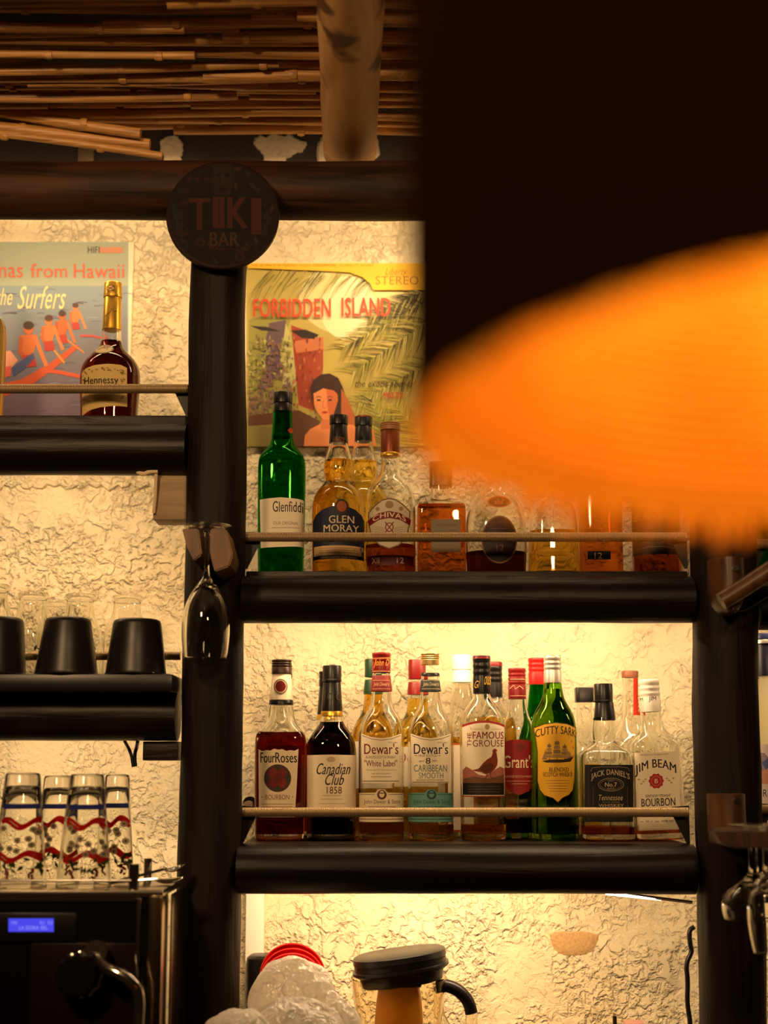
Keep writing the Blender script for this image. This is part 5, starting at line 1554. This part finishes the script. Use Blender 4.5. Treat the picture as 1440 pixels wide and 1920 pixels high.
GLASSINK = bpy.data.materials.new('glass_enamel')
GLASSINK.use_nodes = True
N, L = GLASSINK.node_tree.nodes, GLASSINK.node_tree.links
N.remove(N['Principled BSDF'])
d_, t_, m_, a_ = N.new('ShaderNodeBsdfDiffuse'), N.new('ShaderNodeBsdfTranslucent'), N.new('ShaderNodeMixShader'), N.new('ShaderNodeAttribute')
a_.attribute_name = 'Col'
for n_ in (d_, t_): L.new(a_.outputs['Color'], n_.inputs['Color'])
m_.inputs[0].default_value = .6
L.new(d_.outputs[0], m_.inputs[1]); L.new(t_.outputs[0], m_.inputs[2]); L.new(m_.outputs[0], N['Material Output'].inputs['Surface'])
TUM = 'upturned tumblers with a red ribbon print on the coffee machine'
def tumbler(cx, top, hw_t, hw_b, Y, label, base=1664, seed=1):
    z0 = ztop
    x = X(cx, 1560, Y)
    t = thing('tumbler', label, 'glass', (x, Y, z0), TUM)
    H0 = Z(top, Y)
    a, b = M(hw_t, top, Y), M(hw_b, base, Y)
    w = .0022
    out = [(z0 + .0004, b - w), (z0 + .0002, b - w * .5), (z0 + .0012, b), (z0 + (H0 - z0) * .5, (a + b) / 2), (H0 - .004, a + .0004), (H0 - .001, a - .001), (H0, a - .004), (H0 - .001, a - .010), (H0 - .003, .0001)]
    zi = H0 - (H0 - z0) * .12
    inn = [(zi, .0001), (zi - .001, a * .6), (zi - .006, a - w * 1.2), (z0 + (H0 - z0) * .5, (a + b) / 2 - w)]
    sec = out + inn + [out[0]]
    bm = bmesh.new()
    skin(bm, [ringpts(x, Y, z, r, r, 2, 48) for z, r in sec], False, False)
    bmesh.ops.remove_doubles(bm, verts=bm.verts, dist=1e-6)
    obj('tumbler_body', bm, CLEAR, t, smooth=50)
    r_ = random.Random(seed)
    A = Art()
    Hh = base - top
    def yy(f): return top + Hh * f
    def hw(f): return hw_t + (hw_b - hw_t) * f
    wv = lambda u, f, ph: (cx + u * hw(f) * .88, yy(f) + 7 * math.sin(u * 4 + ph))
    A.rect(cx - hw(.29) * .86, yy(.27), cx + hw(.29) * .86, yy(.315), (60, 70, 150))
    RED_ = (206, 36, 26)
    for f, ph in ((.43, seed), (.455, seed + .5), (.72, seed + 2), (.745, seed + 2.4)):
        A.line([wv(-1 + 2 * k / 16, f, ph) for k in range(17)], 6.5, RED_)
    for k in range(9):
        f = r_.uniform(.46, .72); u = r_.uniform(-.8, .8)
        px_, py_ = cx + u * hw(f), yy(f)
        A.ell(px_, py_, 6.5, 6, (196, 184, 156), 12); A.ell(px_, py_, 2.6, 2.4, (120, 100, 84), 10)
    for k in range(16):
        f = r_.uniform(.74, .86); u = r_.uniform(-.85, .85); d = r_.uniform(0, 3)
        px_, py_ = cx + u * hw(f), yy(f)
        A.poly([(px_ + 8 * math.cos(d), py_ + 8 * math.sin(d)), (px_ + 3 * math.cos(d + 1.5), py_ + 3 * math.sin(d + 1.5)), (px_ - 8 * math.cos(d), py_ - 8 * math.sin(d)), (px_ + 3 * math.cos(d - 1.5), py_ + 3 * math.sin(d - 1.5))], r_.choice(((50, 70, 30), (74, 90, 40))))
    for u0 in (-.45, .4):
        for k in range(9): A.ell(cx + u0 * hw(.9) + r_.uniform(-4, 4), yy(.84 + k * .011), 2.6, 2.6, (120, 24, 34), 9)
    def mp(px, py, l):
        yf = Y - (a + b) * .38
        z = Z(py, yf)
        f = max(0, min(1, (H0 - z) / (H0 - z0)))
        R = a + (b - a) * f + .0003 + l
        u = max(-.97, min(.97, (X(px, py, yf) - x) / R))
        return Vector((x + R * u, Y - R * math.sqrt(1 - u * u), max(z, z0 + .001)))
    A.build(t, mp, 'printed_band', 4, m=GLASSINK)
tumbler(217, 1452, 22, 37, 2.255, 'printed tumbler upturned in the back row, nearest the spoons', 1652, 3)
tumbler(108, 1454, 28, 44, 2.255, 'printed tumbler upturned in the back row, seen between two front tumblers', 1652, 4)
tumbler(39, 1449, 32, 52, 2.178, 'printed tumbler upturned in the front row, nearer the left edge', 1664, 1)
tumbler(160, 1451, 31, 52, 2.178, 'printed tumbler upturned in the front row, beside the chrome rail post', 1664, 2)
tumbler(-40, 1452, 28, 40, 2.255, 'printed tumbler upturned in the back row, cut off by the left edge', 1652, 5)
# spoons lying on the tray
SP = 'steel spoons lying on the coffee machine'
for i, (p0, p1, lab) in enumerate((((205, 1652), (312, 1630), 'steel spoon lying on the tray with its bowl touching the left post'), ((215, 1656), (296, 1641), 'steel spoon lying lowest on the tray corner beside the rail post'))):
    t = thing('spoon', lab, 'spoon', W(*p0, 2.20), SP)
    a, b = W(*p0, 2.18 + .03 * i), W(*p1, 2.25 - .04 * i)
    a.z = ztop + .004; b.z = ztop + .020 - .012 * i
    bm = bmesh.new()
    tube(bm, [a, (a + b) / 2, b], [.003, .0022, .002], 10)
    obj('handle', bm, CHROME, t)
    bm = bmesh.new()
    bmesh.ops.create_uvsphere(bm, u_segments=20, v_segments=12, radius=1)
    d = (b - a).normalized()
    for v in bm.verts: v.co = b + d * (.016 + v.co.x * .022) + Vector((0, v.co.y * .014, v.co.z * .004 - .004 * (1 - v.co.x ** 2)))
    obj('spoon_bowl', bm, CHROME, t)

# ------------------------------------------------------------------ bottom middle: plates, bag, jug
BK = .78
t = thing('black_tub', 'dark rounded tub behind the red plates beside the left post', 'tub', W(500, 2080, 2.60))
bm = bmesh.new()
p, q = W(463, 1790, 2.60), W(536, 1790, 2.60)
cx = (p.x + q.x) / 2
lathe(bm, [(BK, (q.x - p.x) * .40), (BK + .003, (q.x - p.x) * .46), (p.z - .014, (q.x - p.x) * .5), (p.z - .004, (q.x - p.x) * .48), (p.z, (q.x - p.x) * .40)], cx, 2.60, 36, 4)
obj('tub_body', bm, BLACKPL, t)
REDP = mat('red_plastic', (200, 26, 22), .25)
PG = 'red plates stacked on edge behind the plastic bag'
names = ('outermost', 'second', 'middle', 'fourth', 'innermost')
for i in range(6):
    Y = 2.545 - i * .012
    top = 1763 + i * 9.2
    hw = 60 - i * 1.0
    bm = bmesh.new()
    r = M(hw, 1820, Y)
    zc_ = Z(top, Y) - r
    c = Vector((X(549, 1820, Y), Y, zc_))
    tilt = Matrix.Rotation(math.radians(14), 3, 'X')
    sec = [(0, .001), (0, r * .7), (-.006, r * .93), (-.009, r), (-.0068, r + .0012), (-.003, r * .96), (.003, r * .74), (.0035, .001)]
    rings = [[c + tilt @ Vector((q_ * math.cos(2 * math.pi * k / 56), d, q_ * math.sin(2 * math.pi * k / 56))) for k in range(56)] for d, q_ in sec]
    skin(bm, rings)
    lab = ('red plate standing rearmost, its rim the highest of the fan', 'red plate second highest of the fan of rims', 'red plate third from the top of the fan of rims', 'red plate fourth from the top of the fan of rims', 'red plate fifth from the top of the fan, almost touching the bag', 'red plate lowest of the fan, mostly behind the plastic bag')[i]
    mobj('red_plate', bm, REDP, lab, 'plate', PG, 50)
# what the plates stand on
zbp = min(o.location.z for o in COL.objects if o.name.startswith('red_plate'))
bm = bmesh.new()
box(bm, X(478, 1850, 2.5), X(622, 1850, 2.5), 2.45, 2.57, BK, zbp + .002, .004)
mobj('plate_stand', bm, PALEWOOD, 'pale box under the red plates, hidden by the plastic bag', 'box')
def thin_plastic():
    m = bpy.data.materials.new('thin_white_plastic')
    m.use_nodes = True
    N, L = m.node_tree.nodes, m.node_tree.links
    N.remove(N['Principled BSDF'])
    d, tr, gl, tp = (N.new('ShaderNodeBsdf' + k) for k in ('Diffuse', 'Translucent', 'Glossy', 'Transparent'))
    for n in (d, tr): n.inputs['Color'].default_value = lin((252, 246, 234))
    gl.inputs['Roughness'].default_value = .22
    mix = []
    for f in (.5, .10, .05): 
        n = N.new('ShaderNodeMixShader'); n.inputs[0].default_value = f; mix.append(n)
    L.new(d.outputs[0], mix[0].inputs[1]); L.new(tr.outputs[0], mix[0].inputs[2])
    L.new(mix[0].outputs[0], mix[1].inputs[1]); L.new(gl.outputs[0], mix[1].inputs[2])
    L.new(mix[1].outputs[0], mix[2].inputs[1]); L.new(tp.outputs[0], mix[2].inputs[2])
    L.new(mix[2].outputs[0], N['Material Output'].inputs['Surface'])
    tc, nz, bp = N.new('ShaderNodeTexCoord'), N.new('ShaderNodeTexVoronoi'), N.new('ShaderNodeBump')
    nz.feature = 'DISTANCE_TO_EDGE'
    nz.inputs['Scale'].default_value = 26
    ns = N.new('ShaderNodeTexNoise'); ns.inputs['Scale'].default_value = 14; ns.inputs['Detail'].default_value = 4
    mv = N.new('ShaderNodeMix'); mv.data_type = 'VECTOR'; mv.inputs[0].default_value = .22
    L.new(tc.outputs['Object'], ns.inputs['Vector']); L.new(tc.outputs['Object'], mv.inputs[4]); L.new(ns.outputs['Color'], mv.inputs[5])
    L.new(mv.outputs[1], nz.inputs['Vector'])
    bp.inputs['Strength'].default_value = .5; bp.inputs['Distance'].default_value = .02
    L.new(nz.outputs['Distance'], bp.inputs['Height'])
    for n in (d, tr, gl): L.new(bp.outputs['Normal'], n.inputs['Normal'])
    return m
bag = thin_plastic()
def bagblob(bm, cx, cy, Y, rx, ry, rd, seed, amp=.22, sub=5):
    b = bmesh.new()
    bmesh.ops.create_icosphere(b, subdivisions=sub, radius=1)
    c = W(cx, cy, Y)
    a, d, e = M(rx, cy, Y), M(ry, cy, Y), rd
    for v in b.verts:
        n = v.co.copy()
        q = n * 1.7 + Vector((seed, seed * 2, 0))
        w = 1 + amp * .5 * noise.noise(q) + amp * .55 * (.45 - abs(noise.noise(n * 2.6 + Vector((seed, 0, 3))))) + amp * .16 * (.4 - abs(noise.noise(Vector((n.x * 7, n.y * 7, n.z * 2.2)) + Vector((0, seed, 3))))) + amp * .10 * (.4 - abs(noise.noise(n * 9.0 + Vector((seed, 1, 0))))) 
        v.co = c + Vector((n.x * a * w, n.y * e * w, n.z * d * w))
        v.co.y = min(v.co.y, 2.62)
        v.co.z = max(v.co.z, BK + .001)
    merge(bm, b)
bm = bmesh.new()
bagblob(bm, 548, 1876, 2.35, 80, 76, .045, 2.0, .16)
bagblob(bm, 612, 1990, 2.32, 70, 120, .03, 5.0, .22)
bagblob(bm, 545, 2000, 2.28, 128, 118, .055, 8.0, .2)
bagblob(bm, 446, 1955, 2.215, 66, 60, .045, 11.0, .2)
mobj('plastic_bag', bm, bag, 'crumpled translucent white plastic bag in front of the red plates', 'bag', smooth=60)

JYY = 2.47
xj = X(748, 1860, JYY)
t = thing('blender_jug', 'clear blender jug with orange juice and a tilted black lid', 'jug', (xj, JYY, BK))
kj = M(1, 1850, JYY)
zr_ = Z(1832, JYY)
out = [(BK + .012, 58), (BK + .02, 64), (zr_ - .12, 70), (zr_ - .02, 87), (zr_ - .004, 89), (zr_, 90)]
sec = [(z, r * kj) for z, r in out] + [(z + (.004 if i == 5 else 0), (r - 3.2) * kj) for i, (z, r) in list(enumerate(out[::-1]))]
bm = bmesh.new()
skin(bm, [ringpts(xj, JYY, z, r, r, 2.6, 56) for z, r in sec], True, True)
JUG = glass('jug_plastic', (250, 246, 236), .02, 1.3)
obj('jug_body', bm, JUG, t, smooth=60)
bm = bmesh.new()
lathe(bm, [(BK + .016, 55 * kj), (Z(1925, JYY), 46 * kj), (Z(1880, JYY), 43 * kj), (Z(1852, JYY), 39 * kj), (Z(1838, JYY), 38 * kj)], xj, JYY, 40)
juice, tt, bb, N, L = nt('orange_juice')
bb.inputs['Base Color'].default_value = lin((255, 176, 18)); bb.inputs['Roughness'].default_value = .3
bb.inputs['Subsurface Weight'].default_value = .9; bb.inputs['Subsurface Radius'].default_value = (.03, .015, .003); bb.inputs['Subsurface Scale'].default_value = 1.0
obj('juice', bm, juice, t, smooth=60)
bm = bmesh.new()
lathe(bm, [(BK, 60 * kj), (BK + .012, 60 * kj), (BK + .0125, 50 * kj)], xj, JYY, 40)
obj('jug_base', bm, BLACKPL, t)
# lid: plug, flange and raised top, tipped up at the right
bm = bmesh.new()
lc = Vector((X(753, 1822, JYY), JYY, Z(1826, JYY)))
Rl = Matrix.Rotation(math.radians(-7.5), 3, 'Y')
for prof in ([(-.012, 76), (.004, 80), (.0045, 84)], [(.004, 84), (.008, 91), (.012, 91), (.013, 86)], [(.012, 86), (.020, 87), (.021, 85), (.0225, 85), (.0235, 88), (.032, 87), (.034, 82)]):
    rings = [[lc + Rl @ (p - Vector((0, 0, 0))) for p in ringpts(0, 0, z, r * kj, r * kj, 2.4, 56)] for z, r in prof]
    skin(bm, rings)
obj('lid', bm, mat('black_lid', (22, 19, 18), .4), t, smooth=40)
bm = bmesh.new()
p, q = W(728, 1830, JYY - .075), W(790, 1852, JYY - .075)
box(bm, p.x, q.x, JYY - .079, JYY - .070, q.z, p.z, .003)
obj('pouring_spout', bm, JUG, t)
bm = bmesh.new()
pth = smoothpath([W(818, 1850, JYY), W(838, 1847, JYY), W(862, 1858, JYY), W(879, 1878, JYY), W(884, 1900, JYY)])
tube(bm, pth, [M(12, 1850, JYY)] * len(pth), 16)
obj('handle_grip', bm, BLACKPL, t, smooth=70)
bm = bmesh.new()
pth = smoothpath([W(884, 1896, JYY), W(884, 1960, JYY), W(872, 2040, JYY), W(816, 2060, JYY)])
tube(bm, pth, [M(11, 1850, JYY)] * len(pth), 16)
tube(bm, [W(822, 1850, JYY), W(824, 1900, JYY), W(838, 1930, JYY)], [M(9, 1850, JYY)] * 3, 12)
obj('handle_bar', bm, JUG, t, smooth=70)

# ------------------------------------------------------------------ small things low on the wall
t = thing('wall_peg', 'round wooden peg with a dark ring behind the left end of the lower rail', 'peg', W(464, 1513, 2.62))
c = W(464, 1511, 2.60)
bm = bmesh.new()
tube(bm, [c, (c.x, WALL_Y, c.z)], M(9, 1511, 2.6), 20)
obj('peg', bm, PALEWOOD, t)
bm = bmesh.new()
tube(bm, [(c.x + .001, 2.632, c.z + .003), (c.x + .001, 2.644, c.z + .003)], M(13.5, 1511, 2.6), 20)
obj('dark_ring', bm, BLACKPL, t)
bm = bmesh.new()
p, q = W(1149, 1905, 2.52), W(1157, 1950, 2.52)
box(bm, p.x, q.x, 2.517, 2.525, .78, p.z, .001)
mobj('wooden_stick', bm, DARKWOOD, 'thin dark stick just rising into view at the bottom below the bare plaster patch', 'stick')
bm = bmesh.new()
p, q = W(1170, 1914, 2.56), W(1207, 1950, 2.56)
box(bm, p.x, q.x, 2.535, 2.575, .78, p.z, .003)
mobj('pink_box', bm, mat('pinkish_card', (190, 140, 124), .6), 'pinkish box top just rising into view at the bottom beside the thin dark stick', 'box')
